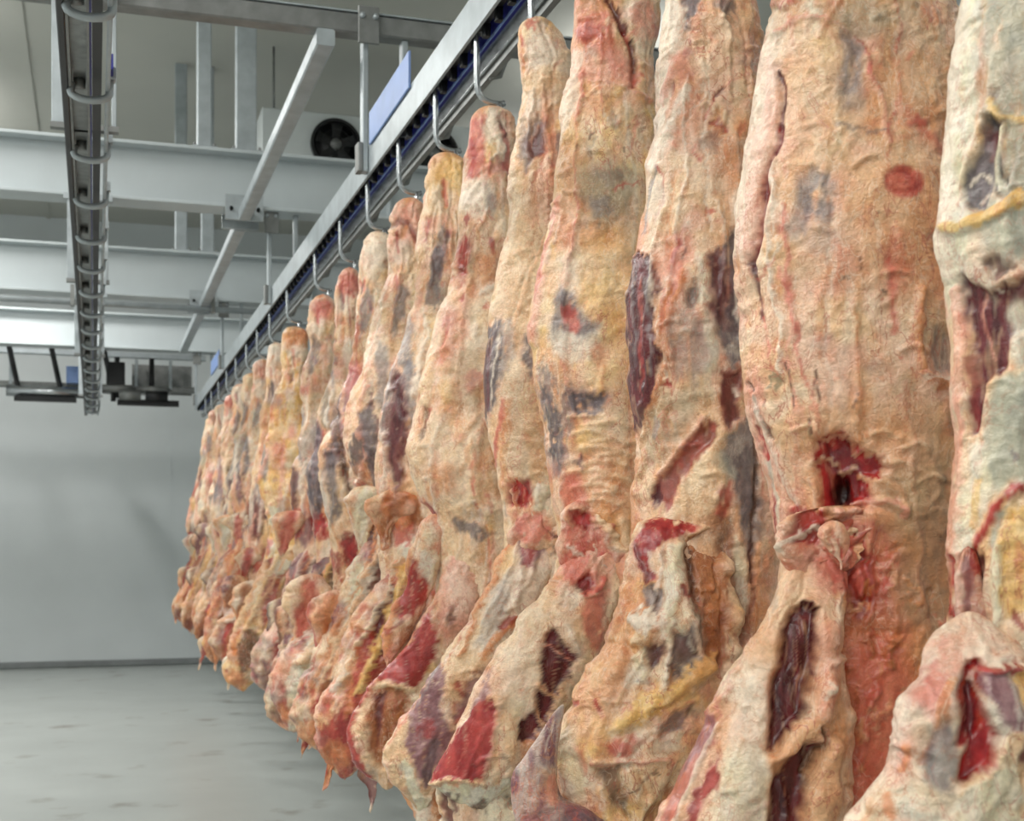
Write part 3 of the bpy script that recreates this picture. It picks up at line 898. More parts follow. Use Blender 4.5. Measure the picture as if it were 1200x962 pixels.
# ---- A: the nearest side, cut by the right picture edge
d = 2.03
DS.append(d)
A = side(d, 'pale yellowish beef side at the right picture edge, nearest of the row', -0.8)
slab('body', A, d, [(1215, -600), (1190, -470), (1172, -300), (1150, -120), (1131, 0), (1122, 50), (1113, 150), (1103, 230), (1107, 300), (1114, 350), (1119, 450), (1119, 550), (1117, 650), (1120, 740), (1100, 900), (1110, 1150), (1180, 1250)],
     [(1250, -600), (1290, -470), (1310, -300), (1330, -120), (1350, 0), (1390, 200), (1410, 500), (1400, 800), (1380, 1000), (1340, 1150), (1260, 1250)],
     [P('pale', [(1125, -10), (1150, -10), (1140, 200), (1135, 320), (1130, 360), (1100, 360), (1095, 200)], 0.9),
      P('wht', [(1120, -10), (1136, -10), (1120, 200), (1122, 330), (1100, 320), (1095, 230)], 0.7, 0.006),
      P('grn', [(1150, -10), (1215, -10), (1215, 300), (1175, 320), (1150, 250), (1150, 120)], 0.75, so=14, pa=0.35),
      P('dkg', [(1162, 132), (1170, 145), (1168, 172), (1172, 195), (1184, 210), (1186, 225), (1166, 220), (1160, 245), (1147, 248), (1131, 237), (1130, 220), (1140, 195), (1148, 160)], 0.95, -0.012),
      P('mus', [(1158, 155), (1169, 160), (1167, 175), (1156, 180), (1152, 168)], 0.9),
      S('pale', [(1172, 150), (1166, 180), (1165, 205), (1176, 220), (1200, 214)], 6, 0.9, 0.008),
      S('wht', [(1136, 218), (1148, 205), (1160, 212)], 4, 0.7), S('wht', [(1150, 238), (1160, 225)], 4, 0.6),
      S('yel', [(1122, 268), (1146, 258), (1172, 248), (1200, 228)], 16, 0.9, 0.008), S('yel', [(1160, 118), (1172, 140), (1200, 142)], 10, 0.8, 0.004),
      P('mus', [(1127, 322), (1145, 330), (1160, 345), (1215, 322), (1215, 380), (1184, 392), (1178, 432), (1160, 440), (1152, 450), (1145, 512), (1137, 512), (1135, 440), (1130, 380)], 1, -0.014),
      P('mus', [(1152, 308), (1175, 300), (1190, 318), (1170, 335)], 0.8, -0.006, pa=0.3), S('wht', [(1168, 320), (1160, 338), (1175, 345)], 4, 0.8),
      S('pink', [(1152, 345), (1143, 380), (1160, 420)], 4, 0.6), E('pale', 1197, 390, 14, 40, 0.8),
      P('grn', [(1165, 442), (1215, 430), (1215, 560), (1180, 566), (1160, 590), (1152, 540)], 0.9, so=8), E('gry', 1188, 530, 6, 5, 0.8),
      S('pink', [(1122, 340), (1126, 450), (1124, 560), (1121, 650)], 11, 0.7, 0.005), S('red', [(1133, 420), (1138, 470), (1140, 505)], 5, 0.6),
      P('pale', [(1138, 520), (1158, 520), (1160, 590), (1140, 640), (1122, 690), (1128, 600)], 0.7), S('yel', [(1142, 560), (1140, 620)], 7, 0.7),
      P('bld', [(1188, 562), (1165, 592), (1146, 630), (1138, 655), (1152, 640), (1168, 610), (1180, 590), (1200, 575), (1215, 574), (1215, 562)], 0.95, 0.006),
      P('yel', [(1180, 600), (1215, 590), (1215, 720), (1180, 720), (1166, 700), (1172, 650)], 0.8, so=6), P('grn', [(1172, 600), (1182, 596), (1172, 640), (1162, 640)], 0.8),
      P('bld', [(1116, 640), (1125, 660), (1125, 700), (1130, 735), (1122, 736), (1116, 690)], 0.95, 0.006),
      P('mus', [(1132, 655), (1142, 640), (1156, 650), (1152, 700), (1156, 760), (1150, 765), (1144, 720), (1134, 690)], 0.95, -0.006),
      S('pink', [(1130, 650), (1134, 700), (1138, 740)], 6, 0.8, 0.008), S('pale', [(1172, 640), (1172, 690), (1164, 740)], 10, 0.8, 0.008),
      S('org', [(1195, 640), (1196, 700)], 8, 0.6), S('bld', [(1190, 720), (1200, 740)], 9, 0.8)],
     res=2.6, seed=1, base=('pale', 'fat', 'yel'), yrange=(-12, 975))
slab('foreleg', A, d - 0.15, [(1138, 718), (1118, 742), (1094, 778), (1068, 826), (1044, 880), (1014, 930), (985, 985), (960, 1060)],
     [(1180, 720), (1215, 760), (1230, 830), (1240, 900), (1220, 980), (1150, 1060)],
     [P('wht', [(1120, 735), (1085, 810), (1060, 870), (1030, 930), (1000, 965), (985, 975), (1010, 900), (1060, 820)], 0.7, so=8),
      E('rose', 1098, 808, 24, 30, 0.8, pa=0.3), E('pink', 1115, 770, 16, 26, 0.7), S('org', [(1118, 800), (1100, 850), (1080, 890)], 12, 0.7),
      P('gry', [(1090, 850), (1108, 838), (1122, 860), (1122, 900), (1112, 930), (1090, 918), (1075, 890)], 0.85, so=8, pa=0.3), S('org', [(1065, 875), (1057, 900)], 8, 0.8),
      P('bld', [(1132, 772), (1148, 770), (1156, 800), (1152, 832), (1162, 850), (1169, 862), (1160, 892), (1130, 920), (1122, 912), (1131, 872), (1117, 872), (1123, 840)], 1, -0.02),
      P('mus', [(1136, 800), (1146, 800), (1148, 850), (1138, 862), (1126, 856)], 0.9, -0.012),
      P('pur', [(1145, 778), (1172, 784), (1186, 815), (1199, 850), (1192, 866), (1175, 852), (1160, 820)], 0.95, 0.014), S('red', [(1150, 782), (1200, 784)], 8, 0.9, 0.012),
      P('fat', [(1125, 925), (1165, 890), (1180, 850), (1215, 880), (1215, 975), (1110, 975)], 0.9, 0.006), P('yel', [(1180, 790), (1215, 780), (1215, 840), (1200, 840)], 0.8),
      P('pale', [(1118, 940), (1160, 900), (1190, 900), (1200, 975), (1110, 975)], 0.7, pa=0.35), S('org', [(1043, 930), (1046, 960)], 9, 0.8), E('mus', 1200, 880, 7, 20, 0.9)],
     arc=True, sink=0.065, res=2.6, seed=2, kf=0.55, ends=(0.12, 0.1), base=('fat', 'pale', 'pink'))
slab('rib_meat', A, d - 0.06, [(1126, 640), (1122, 690), (1124, 735), (1134, 770)], [(1146, 640), (1150, 690), (1156, 740), (1150, 775)],
     [P('mus', [(1130, 650), (1140, 650), (1144, 740), (1132, 740)], 0.8, -0.006)], arc=True, res=2.6, seed=40, kf=0.8, ends=(0.3, 0.2), base=('red', 'bld', 'pink'))

# ---- B: big side with the red stamp
d = 2.55
DS.append(d)
B = side(d, 'widest beef side with round red blotch and deep bloody wound, second from the right', -0.9)
slab('body', B, d, [(985, -335), (962, -300), (955, -220), (940, -130), (925, -60), (909, 0), (893, 50), (884, 100), (877, 150), (868, 220), (861, 290), (865, 350), (872, 420), (880, 480), (893, 540), (905, 600), (915, 660), (900, 760), (880, 900), (885, 1080), (950, 1190)],
     [(1005, -335), (1035, -300), (1040, -220), (1060, -130), (1088, -50), (1113, 0), (1122, 45), (1135, 150), (1150, 300), (1150, 450), (1150, 600), (1150, 800), (1140, 950), (1110, 1100), (1020, 1190)],
     [P('wht', [(906, 20), (918, 40), (906, 110), (896, 190), (884, 270), (876, 305), (858, 300), (864, 220), (880, 100)], 0.75, 0.004, so=6),
      P('pink', [(900, 60), (914, 80), (908, 170), (896, 225), (884, 290), (870, 300), (880, 200)], 0.5, so=8, pa=0.3),
      S('pink', [(910, 35), (938, 23), (962, 20), (982, 29), (1002, 47), (1020, 75), (1034, 110), (1041, 150), (1042, 170)], 4, 0.8, 0.006), S('rose', [(1002, 45), (1020, 74), (1034, 108)], 2, 0.8),
      E('olv', 1015, 25, 34, 26, 0.55, pa=0.2), E('pink', 920, -2, 18, 9, 0.95, 0.012), E('rose', 922, 3, 10, 4, 0.7),
      P('dkg', [(985, 45), (996, 38), (1008, 60), (1012, 95), (1000, 112), (985, 108), (982, 80)], 0.75, -0.004, so=6, pa=0.25),
      E('gry', 998, 100, 20, 26, 0.45), S('dkg', [(980, 145), (1005, 147), (1040, 154)], 5, 0.6, pa=0.3, so=3),
      P('gry', [(935, 210), (955, 196), (975, 205), (980, 235), (970, 262), (945, 268), (932, 245)], 0.75, -0.004, so=9, pa=0.3), E('dkg', 952, 238, 14, 16, 0.5, pa=0.35), E('gry', 966, 215, 12, 10, 0.55, pa=0.3), E('gry', 935, 265, 10, 16, 0.5), E('gry', 965, 280, 16, 20, 0.35),
      E('rose', 1059, 214, 24, 20, 0.9, so=0.12, pa=0.1, wp=1), S('bld', [(1045, 205), (1060, 198), (1075, 210), (1072, 226), (1055, 230), (1044, 222)], 2.5, 0.5, pa=0.4), S('bld', [(1052, 212), (1068, 222)], 2.5, 0.5, pa=0.4),
      E('bld', 1078, 140, 9, 11, 0.8, pa=0.3), S('rose', [(1062, 128), (1082, 148), (1105, 175)], 10, 0.6, pa=0.35, so=6), S('rose', [(1066, 65), (1070, 55)], 5, 0.7), S('rose', [(1088, 25), (1092, 22)], 4, 0.7), S('rose', [(1116, 90), (1108, 96)], 7, 0.6),
      P('org', [(1060, 110), (1115, 110), (1120, 170), (1090, 180), (1066, 150)], 0.5, so=14), E('peach', 1080, 90, 45, 40, 0.5),
      P('fat', [(930, 30), (985, 28), (1000, 120), (1005, 200), (940, 190), (918, 150), (922, 70)], 0.6, so=18),
      P('peach', [(1000, 170), (1110, 180), (1118, 320), (1080, 380), (1000, 330), (985, 230)], 0.65, so=22), P('org', [(1060, 240), (1115, 230), (1118, 360), (1080, 370), (1055, 310)], 0.5, so=16, pa=0.2),
      S('mus', [(914, 88), (913, 140), (908, 182), (897, 224), (893, 260), (884, 290), (881, 306), (886, 316)], 4.5, 0.95, -0.008, wp=4), S('bld', [(911, 150), (899, 215), (890, 265), (881, 300)], 8, 0.5, -0.006, pa=0.3, so=4),
      S('mus', [(883, 305), (888, 330), (890, 365), (894, 378)], 4.5, 0.9, -0.005), S('rose', [(893, 375), (900, 400), (907, 435)], 3, 0.8), S('rose', [(887, 330), (900, 318), (912, 300)], 2, 0.6),
      E('dkg', 1098, 280, 12, 10, 0.6, pa=0.4), E('rose', 1050, 310, 18, 34, 0.5, pa=0.35), S('rose', [(1042, 302), (1046, 340), (1050, 388)], 6, 0.75, so=4, pa=0.2),
      S('org', [(1078, 340), (1072, 375), (1072, 405), (1077, 432), (1092, 448), (1120, 456)], 8, 0.8, 0.012), S('wht', [(1082, 440), (1096, 446), (1120, 448)], 5, 0.8, 0.006),
      P('gry', [(1090, 390), (1118, 385), (1118, 440), (1098, 436), (1088, 415)], 0.65, -0.012, so=6, pa=0.2),
      S('drk', [(920, 425), (926, 445), (932, 472)], 2.2, 0.9), S('drk', [(956, 433), (955, 455), (961, 470)], 2.4, 0.9), S('drk', [(1004, 462), (1003, 476)], 3.2, 0.9), S('drk', [(945, 490), (952, 508)], 2.2, 0.8), S('drk', [(985, 328), (996, 329)], 3, 0.8), S('drk', [(1035, 342), (1040, 343)], 3, 0.8), S('drk', [(1008, 310), (1010, 316)], 3, 0.7),
      E('olv', 906, 448, 6.5, 6, 0.95, so=0.15), E('drk', 994, 207, 2.5, 3, 0.8), E('drk', 1008, 312, 3, 3, 0.8), E('drk', 1022, 250, 2, 3, 0.6),
      E('gry', 962, 402, 14, 12, 0.3, pa=0.3), E('gry', 1028, 428, 12, 12, 0.35, pa=0.3),
      P('pink', [(872, 420), (890, 430), (912, 530), (930, 600), (940, 640), (900, 640), (886, 500)], 0.55, so=5), S('drk', [(880, 450), (893, 478), (908, 515)], 3, 0.9, -0.006), S('bld', [(892, 498), (900, 550), (905, 600), (908, 630)], 3.5, 0.9, -0.004), S('wht', [(886, 462), (905, 520), (925, 575), (940, 615)], 5, 0.6, 0.008),
      S('pale', [(898, 540), (910, 600), (914, 640)], 6, 0.7),
      P('peach', [(920, 480), (1110, 470), (1115, 620), (1040, 620), (930, 600)], 0.5, so=20), P('olv', [(1040, 560), (1118, 540), (1118, 760), (1060, 760), (1040, 690)], 0.55, so=18, pa=0.1),
      E('drk', 1105, 565, 10, 5, 0.6, pa=0.4), E('drk', 1108, 625, 6, 8, 0.6, pa=0.3),
      P('rose', [(960, 620), (1030, 600), (1050, 660), (1050, 740), (1000, 760), (960, 700)], 0.8, so=18, pa=0.2),
      P('brn', [(965, 640), (1120, 600), (1120, 980), (950, 980)], 0.45, so=24), P('org', [(975, 740), (1080, 730), (1100, 800), (1060, 975), (960, 975)], 0.8, so=20), P('rose', [(990, 750), (1060, 740), (1070, 850), (1040, 975), (975, 975)], 0.75, so=20, pa=0.25),
      P('bld', [(952, 516), (968, 514), (985, 512), (1004, 520), (1030, 534), (1041, 550), (1024, 566), (1030, 584), (1010, 598), (990, 600), (972, 622), (958, 604), (956, 570)], 1, -0.022, wp=5),
      P('mus', [(960, 530), (985, 518), (1010, 535), (1020, 560), (1000, 590), (970, 600)], 0.6, -0.01, pa=0.2, wp=5), E('hole', 985, 580, 12, 17, 0.95, -0.035, so=0.3),
      P('bld', [(925, 590), (938, 585), (950, 612), (944, 635), (928, 628)], 0.9, -0.008), P('bld', [(968, 618), (1000, 610), (1020, 650), (1030, 700), (1005, 728), (990, 680)], 0.75, -0.004, so=8, pa=0.25),
      S('pink', [(1000, 590), (1022, 585), (1045, 588), (1060, 600)], 8, 0.7, 0.012), S('peach', [(1010, 560), (1035, 560), (1055, 575), (1062, 595)], 7, 0.7, 0.01), E('peach', 1030, 608, 18, 10, 0.8, 0.012)]
     + [S('fat', [(930 + 18 * i, 505 + (i * 37) % 60), (948 + 18 * i, 498 + (i * 37) % 60), (962 + 18 * i, 507 + (i * 37) % 60)], 4, 0.5, 0.006) for i in range(9)]
     + [S(['org', 'rose', 'peach', 'brn'][i % 4], [(x_, y_), (x_ + 9, y_ + 6 * math.sin(i)), (x_ + 6 * math.cos(i), y_ + 16 + 8 * math.sin(2 * i))], 5 + i % 5, 0.55, 0.006 * (1 if i % 3 else -1), wp=9, pa=0.15) for i, (x_, y_) in enumerate([(random.Random(i * 7 + 1).uniform(975, 1105), random.Random(i * 11 + 3).uniform(630, 960)) for i in range(46)])],
     res=2.2, seed=3, yrange=(-12, 975))
slab('foreleg', B, d - 0.16, [(952, 612), (936, 632), (922, 660), (905, 702), (885, 745), (850, 792), (822, 850), (792, 915), (765, 980), (745, 1060)],
     [(978, 612), (1000, 640), (996, 690), (985, 740), (984, 800), (996, 862), (994, 920), (985, 985), (920, 1060)],
     [P('pink', [(940, 640), (1000, 640), (1000, 690), (960, 700), (930, 690)], 0.7, so=12, pa=0.2), P('rose', [(955, 650), (1000, 645), (1000, 700), (975, 690)], 0.85, so=9),
      P('fat', [(940, 640), (960, 690), (935, 740), (905, 720), (915, 680)], 0.6, so=10), E('gry', 905, 700, 8, 12, 0.4, pa=0.4),
      E('wht', 880, 830, 30, 62, 0.75, pa=0.15, so=0.6), E('peach', 890, 750, 24, 34, 0.5), P('pale', [(850, 880), (900, 870), (905, 970), (830, 975)], 0.7, 0.004, so=12),
      P('mus', [(930, 712), (944, 706), (961, 716), (964, 738), (956, 778), (951, 806), (944, 836), (926, 858), (912, 884), (898, 884), (906, 830), (910, 785), (917, 742)], 1, -0.03, so=3, wp=4),
      P('mus', [(908, 894), (935, 882), (945, 868), (961, 878), (960, 915), (950, 934), (948, 980), (900, 980), (905, 930)], 1, -0.03, so=3, wp=4),
      S('peach', [(968, 800), (962, 835), (938, 868), (910, 892)], 24, 0.95, 0.016, so=5), S('pink', [(975, 740), (968, 790), (962, 830)], 20, 0.6, 0.012, so=6),
      P('peach', [(962, 872), (975, 866), (980, 900), (978, 975), (944, 975), (950, 930)], 0.95, 0.014, so=4), S('drk', [(960, 850), (964, 872), (952, 905)], 5, 0.8, -0.012), E('wht', 968, 808, 8, 6, 0.9, 0.01),
      P('red', [(835, 834), (812, 862), (795, 885), (786, 920), (764, 975), (782, 975), (812, 910), (835, 872)], 0.75, -0.004), P('pur', [(835, 834), (812, 862), (795, 885), (790, 915), (812, 890), (832, 862)], 0.7),
      P('red', [(843, 878), (834, 902), (818, 922), (796, 975), (808, 975), (828, 938), (845, 926), (841, 902)], 0.95, -0.006), S('wht', [(838, 850), (815, 905), (790, 962)], 5, 0.6, 0.006)]
     + [],
     arc=True, sink=0.065, res=2.3, seed=4, kf=0.6, kb=0.5, ends=(0.07, 0.05), base=('fat', 'peach', 'peach'))
slab('torn_tissue', B, d - 0.135, [(936, 596), (924, 612), (930, 632), (918, 652), (930, 676)], [(1000, 590), (1034, 598), (1044, 622), (1020, 640), (1012, 672)],
     [P('bld', [(928, 600), (956, 596), (972, 622), (950, 640), (930, 634)], 0.9, -0.014, pa=0.1), P('bld', [(980, 606), (1018, 600), (1020, 640), (995, 650), (984, 630)], 0.8, -0.01, pa=0.25), S('pink', [(985, 600), (1012, 596), (1040, 612)], 9, 0.9, 0.014), S('fat', [(1000, 622), (1024, 618), (1036, 628)], 7, 0.8, 0.012), P('rose', [(950, 640), (1010, 640), (1010, 670), (950, 672)], 0.7, pa=0.2), S('wht', [(920, 640), (935, 625), (955, 618)], 6, 0.8, 0.01)],
     arc=True, res=2.0, seed=45, kf=0.16, kb=0.5, ends=(0.1, 0.1), base=('peach', 'rose', 'pink'), rag=1.8, lump=1.6)
slab('fat_knob', B, d - 0.225, [(966, 612), (954, 626), (962, 644), (978, 662)], [(976, 608), (988, 622), (994, 648), (992, 672)],
     [S('rose', [(972, 622), (984, 640), (988, 660)], 2.5, 0.8), S('rose', [(968, 630), (976, 650)], 2, 0.7)], arc=True, res=2.0, seed=5, kf=0.4, rag=1.5, lump=2.0, ends=(0.15, 0.1), base=('pink', 'fat', 'rose'))

# ---- C: dark-muscled side
d = 3.18
DS.append(d)
Cc = side(d, 'beef side with long maroon muscle strips, third from the right', -0.9)
slab('body', Cc, d, [(805, -140), (790, -110), (784, -50), (779, 0), (774, 70), (770, 140), (764, 185), (757, 235), (748, 300), (741, 340), (738, 380), (741, 430), (745, 500), (747, 560), (744, 620), (735, 670), (725, 760), (720, 900), (735, 1030), (790, 1090)],
     [(850, -140), (868, -110), (876, -50), (882, 0), (888, 40), (895, 100), (905, 200), (920, 300), (930, 450), (935, 600), (930, 800), (915, 950), (890, 1040), (830, 1090)],
     [P('wht', [(776, -5), (798, -5), (792, 60), (782, 130), (772, 170), (764, 180), (770, 120)], 0.8, so=5), P('dkg', [(803, -10), (823, -10), (816, 16), (801, 38), (795, 34), (799, 12)], 0.9, -0.005), E('wht', 792, 15, 9, 30, 0.7), E('dkg', 854, 12, 8, 14, 0.75, pa=0.2), E('gry', 845, 6, 6, 14, 0.6),
      E('bld', 806, 62, 6, 9, 0.8, pa=0.2), E('rose', 800, 82, 9, 18, 0.5), S('wht', [(806, 108), (792, 145), (774, 175), (766, 195)], 11, 0.85, 0.008, so=4), S('pink', [(790, 85), (780, 105), (776, 118)], 7, 0.6, 0.006),
      S('mus', [(850, 104), (842, 112), (836, 120)], 4, 0.8, -0.004), S('rose', [(836, 118), (830, 130), (826, 140)], 2.5, 0.7), S('rose', [(852, 100), (870, 88)], 2.5, 0.5),
      E('fat', 835, 60, 28, 40, 0.5), E('gry', 835, 170, 12, 8, 0.4, pa=0.3), S('org', [(862, 150), (845, 190), (862, 215)], 14, 0.5, 0.006, so=8),
      S('gry', [(771, 195), (763, 235), (756, 275)], 3, 0.8), S('rose', [(772, 195), (780, 220), (776, 245), (768, 260)], 2.5, 0.8), P('pale', [(772, 205), (782, 230), (772, 290), (760, 296), (762, 250)], 0.5),
      P('mus', [(750, 296), (758, 302), (770, 300), (773, 330), (769, 360), (774, 395), (776, 425), (764, 478), (746, 508), (742, 462), (738, 400), (737, 355), (742, 322)], 1, 0.012, so=2.5, wp=4),
      S('gry', [(764, 305), (763, 350), (768, 400), (766, 440)], 3, 0.75), S('gry', [(750, 310), (747, 360), (750, 430)], 2, 0.5), S('wht', [(770, 300), (764, 330), (770, 362)], 2, 0.7), S('rose', [(758, 330), (755, 400), (756, 460)], 2, 0.5),
      P('rose', [(786, 275), (806, 260), (812, 290), (800, 330), (792, 380), (784, 400), (780, 350)], 0.6, so=7, pa=0.25), S('org', [(800, 320), (788, 370), (786, 420)], 5, 0.8, 0.006), S('org', [(784, 330), (786, 380), (790, 430)], 3, 0.8, 0.006), S('bld', [(788, 310), (794, 285)], 6, 0.6), S('drk', [(802, 292), (800, 302)], 4, 0.7),
      E('drk', 814, 345, 8, 19, 0.85, -0.01, so=0.3), E('gry', 814, 350, 12, 26, 0.4), S('pale', [(822, 300), (826, 345), (834, 395), (836, 430)], 12, 0.8, 0.008, so=5),
      P('dkg', [(830, 300), (845, 285), (860, 268), (870, 330), (870, 400), (876, 425), (858, 428), (842, 400), (836, 360)], 0.9, -0.006, so=4, pa=0.15), P('mus', [(832, 300), (845, 300), (852, 340), (846, 380), (838, 360)], 0.8, so=4), P('dkg', [(852, 320), (866, 330), (868, 400), (858, 400)], 0.6), S('wht', [(846, 410), (858, 400), (872, 424)], 5, 0.6), S('wht', [(866, 300), (864, 360), (872, 420)], 3, 0.6),
      P('gry', [(790, 360), (830, 380), (838, 430), (815, 450), (790, 440), (785, 400)], 0.6, so=8, pa=0.3), P('gry', [(846, 388), (872, 392), (876, 430), (850, 430)], 0.6, so=6),
      P('bld', [(847, 432), (868, 430), (866, 470), (870, 488), (856, 500), (848, 482), (845, 460)], 0.75, -0.008), P('mus', [(847, 432), (868, 430), (866, 470), (870, 488), (856, 500), (848, 482), (845, 460)], 0.75, so=3), S('wht', [(862, 446), (866, 462)], 3, 0.8),
      E('bld', 782, 456, 8, 6, 0.85, pa=0.1), S('org', [(782, 430), (766, 470), (758, 520), (750, 580)], 6, 0.7, 0.006), P('olv', [(760, 480), (790, 470), (830, 450), (800, 510), (768, 540), (752, 560)], 0.6, so=8), S('gry', [(774, 490), (772, 510)], 8, 0.6), S('org', [(748, 540), (745, 600), (750, 640)], 10, 0.6, 0.004),
      P('mus', [(842, 497), (840, 512), (814, 540), (797, 566), (790, 592), (783, 598), (776, 592), (763, 586), (768, 572), (786, 545), (808, 512), (834, 495)], 0.6, -0.01), P('bld', [(842, 497), (840, 512), (814, 540), (797, 566), (790, 592), (783, 598), (776, 592), (763, 586), (768, 572), (786, 545), (808, 512), (834, 495)], 0.6), E('mus', 770, 580, 6, 14, 0.9), S('pink', [(830, 490), (800, 520), (774, 556)], 5, 0.5, 0.008),
      P('fat', [(815, 545), (842, 520), (850, 560), (848, 590), (820, 606), (792, 602), (800, 570)], 0.9, 0.004, so=5), P('gry', [(852, 515), (878, 488), (890, 500), (888, 560), (895, 620), (880, 650), (870, 610), (858, 570), (848, 530)], 0.85, -0.008, so=5), P('dkg', [(862, 540), (884, 520), (888, 600), (878, 620), (868, 590)], 0.6, pa=0.2), S('drk', [(890, 490), (886, 540), (886, 620), (882, 680)], 5, 0.85, -0.01), E('grn', 852, 545, 9, 16, 0.6),
      P('bld', [(840, 570), (852, 562), (856, 590), (845, 615), (838, 600)], 0.8, pa=0.15), P('drk', [(835, 600), (860, 610), (880, 700), (870, 760), (845, 740), (840, 660)], 0.7, -0.01, so=8),
      P('pale', [(864, 620), (878, 640), (880, 700), (868, 720), (862, 680)], 0.6), S('mus', [(880, 630), (886, 690), (876, 720)], 4, 0.7), S('mus', [(890, 480), (905, 520), (915, 560), (920, 600)], 7, 0.6)],
     res=2.2, seed=6, base=('fat', 'peach', 'pink'), yrange=(-12, 975))
slab('foreleg', Cc, d - 0.15, [(770, 602), (752, 614), (744, 636), (742, 668), (722, 720), (698, 762), (672, 808), (654, 850), (645, 900), (652, 950), (690, 1010)],
     [(812, 602), (836, 612), (850, 640), (862, 690), (872, 745), (862, 800), (840, 850), (812, 905), (800, 960), (760, 1010)],
     [P('org', [(742, 680), (770, 690), (740, 800), (690, 830), (700, 760)], 0.6, so=8), P('peach', [(690, 780), (730, 770), (720, 850), (660, 880), (665, 830)], 0.5, so=10),
      P('fat', [(752, 612), (775, 602), (815, 602), (836, 612), (832, 628), (808, 624), (812, 612), (795, 606), (770, 607), (755, 620)], 0.9, 0.01),
      P('red', [(753, 620), (770, 608), (800, 607), (816, 613), (812, 623), (786, 626), (768, 642), (760, 664), (770, 680), (760, 684), (746, 662), (746, 640)], 1, 0.006, wp=3), S('mus', [(752, 640), (750, 660), (760, 678)], 7, 0.7), S('wht', [(764, 645), (762, 665), (774, 676)], 4, 0.6),
      P('brn', [(800, 632), (830, 622), (848, 632), (862, 690), (868, 745), (850, 790), (832, 766), (818, 710), (800, 670)], 0.95, -0.03, so=5), P('drk', [(800, 640), (814, 650), (826, 740), (836, 770), (820, 740), (806, 690)], 0.75, -0.01), E('org', 845, 700, 12, 40, 0.4),
      P('pale', [(784, 636), (800, 636), (800, 680), (790, 740), (782, 790), (776, 806), (780, 740), (776, 690)], 0.85, 0.01), P('gry', [(756, 684), (775, 690), (778, 712), (768, 722), (756, 706)], 0.85, -0.006), S('drk', [(766, 690), (770, 704)], 5, 0.7),
      E('wht', 760, 733, 20, 17, 0.95, 0.016, so=0.25, wp=7), E('fat', 748, 752, 14, 7, 0.9, 0.01), P('mus', [(752, 758), (778, 754), (776, 770), (764, 788), (758, 770)], 0.95, -0.015), S('bld', [(800, 690), (808, 700)], 7, 0.8),
      P('dkg', [(790, 742), (812, 735), (828, 775), (804, 792), (786, 800), (782, 780)], 0.85, -0.008, so=4), S('pale', [(790, 730), (806, 742), (816, 765)], 5, 0.8, 0.01), S('wht', [(782, 770), (779, 804)], 5, 0.7, 0.01), E('mus', 808, 760, 10, 14, 0.5),
      P('pale', [(738, 770), (756, 760), (764, 790), (750, 805), (730, 800)], 0.7, so=6), S('gry', [(750, 795), (762, 802)], 6, 0.5),
      P('yel', [(846, 766), (836, 790), (800, 812), (770, 838), (730, 856), (715, 850), (750, 818), (790, 800), (826, 774)], 0.85, 0.016, so=4), P('org', [(846, 766), (836, 790), (800, 812), (780, 830), (800, 800), (826, 774)], 0.4),
      P('dkg', [(810, 824), (816, 836), (796, 852), (776, 862), (770, 850), (790, 834)], 0.75, -0.01, so=4), E('rose', 733, 874, 20, 12, 0.8), P('pale', [(770, 866), (800, 850), (800, 880), (760, 890)], 0.6),
      S('pink', [(695, 892), (740, 894), (785, 890)], 4, 0.8, 0.012), P('drk', [(700, 897), (730, 898), (728, 930), (745, 962), (720, 950), (706, 925)], 0.75, -0.014, so=5), P('fat', [(728, 908), (760, 895), (790, 892), (784, 915), (760, 950), (742, 940)], 0.8, 0.014), S('drk', [(738, 925), (770, 905)], 3, 0.8), P('brn', [(760, 960), (790, 915), (800, 930), (790, 975), (750, 985)], 0.8, -0.01),
      S('bld', [(700, 820), (703, 835)], 5, 0.9), S('bld', [(674, 822), (675, 828)], 5, 0.8), P('rose', [(672, 868), (688, 875), (690, 905), (680, 905), (676, 885)], 0.7), P('pale', [(650, 860), (670, 840), (690, 920), (670, 950), (650, 930)], 0.6, so=8), S('org', [(735, 690), (700, 760), (680, 800)], 4, 0.7, 0.006), S('rose', [(728, 700), (690, 775)], 2.5, 0.6),
      S('peach', [(742, 660), (715, 735), (690, 780)], 5, 0.6, 0.008), E('gry', 800, 950, 12, 20, 0.5)],
     arc=True, sink=0.065, res=2.2, seed=7, kf=0.55, ends=(0.07, 0.12), base=('fat', 'peach', 'yel'))
slab('shoulder_muscle', Cc, d - 0.22, [(656, 824), (636, 852), (614, 886), (597, 906), (600, 950), (612, 990)], [(664, 826), (656, 860), (652, 900), (656, 938), (690, 946), (735, 985)],
     [E('rose', 646, 925, 8, 14, 0.5), S('wht', [(650, 840), (640, 880)], 2, 0.4), E('dkg', 680, 965, 30, 12, 0.7)], arc=True, res=2.2, seed=8, kf=0.5, ends=(0.08, 0.1), base=('pur', 'pur', 'gry'), lump=0.4, auto=0.15, rag=0.4)

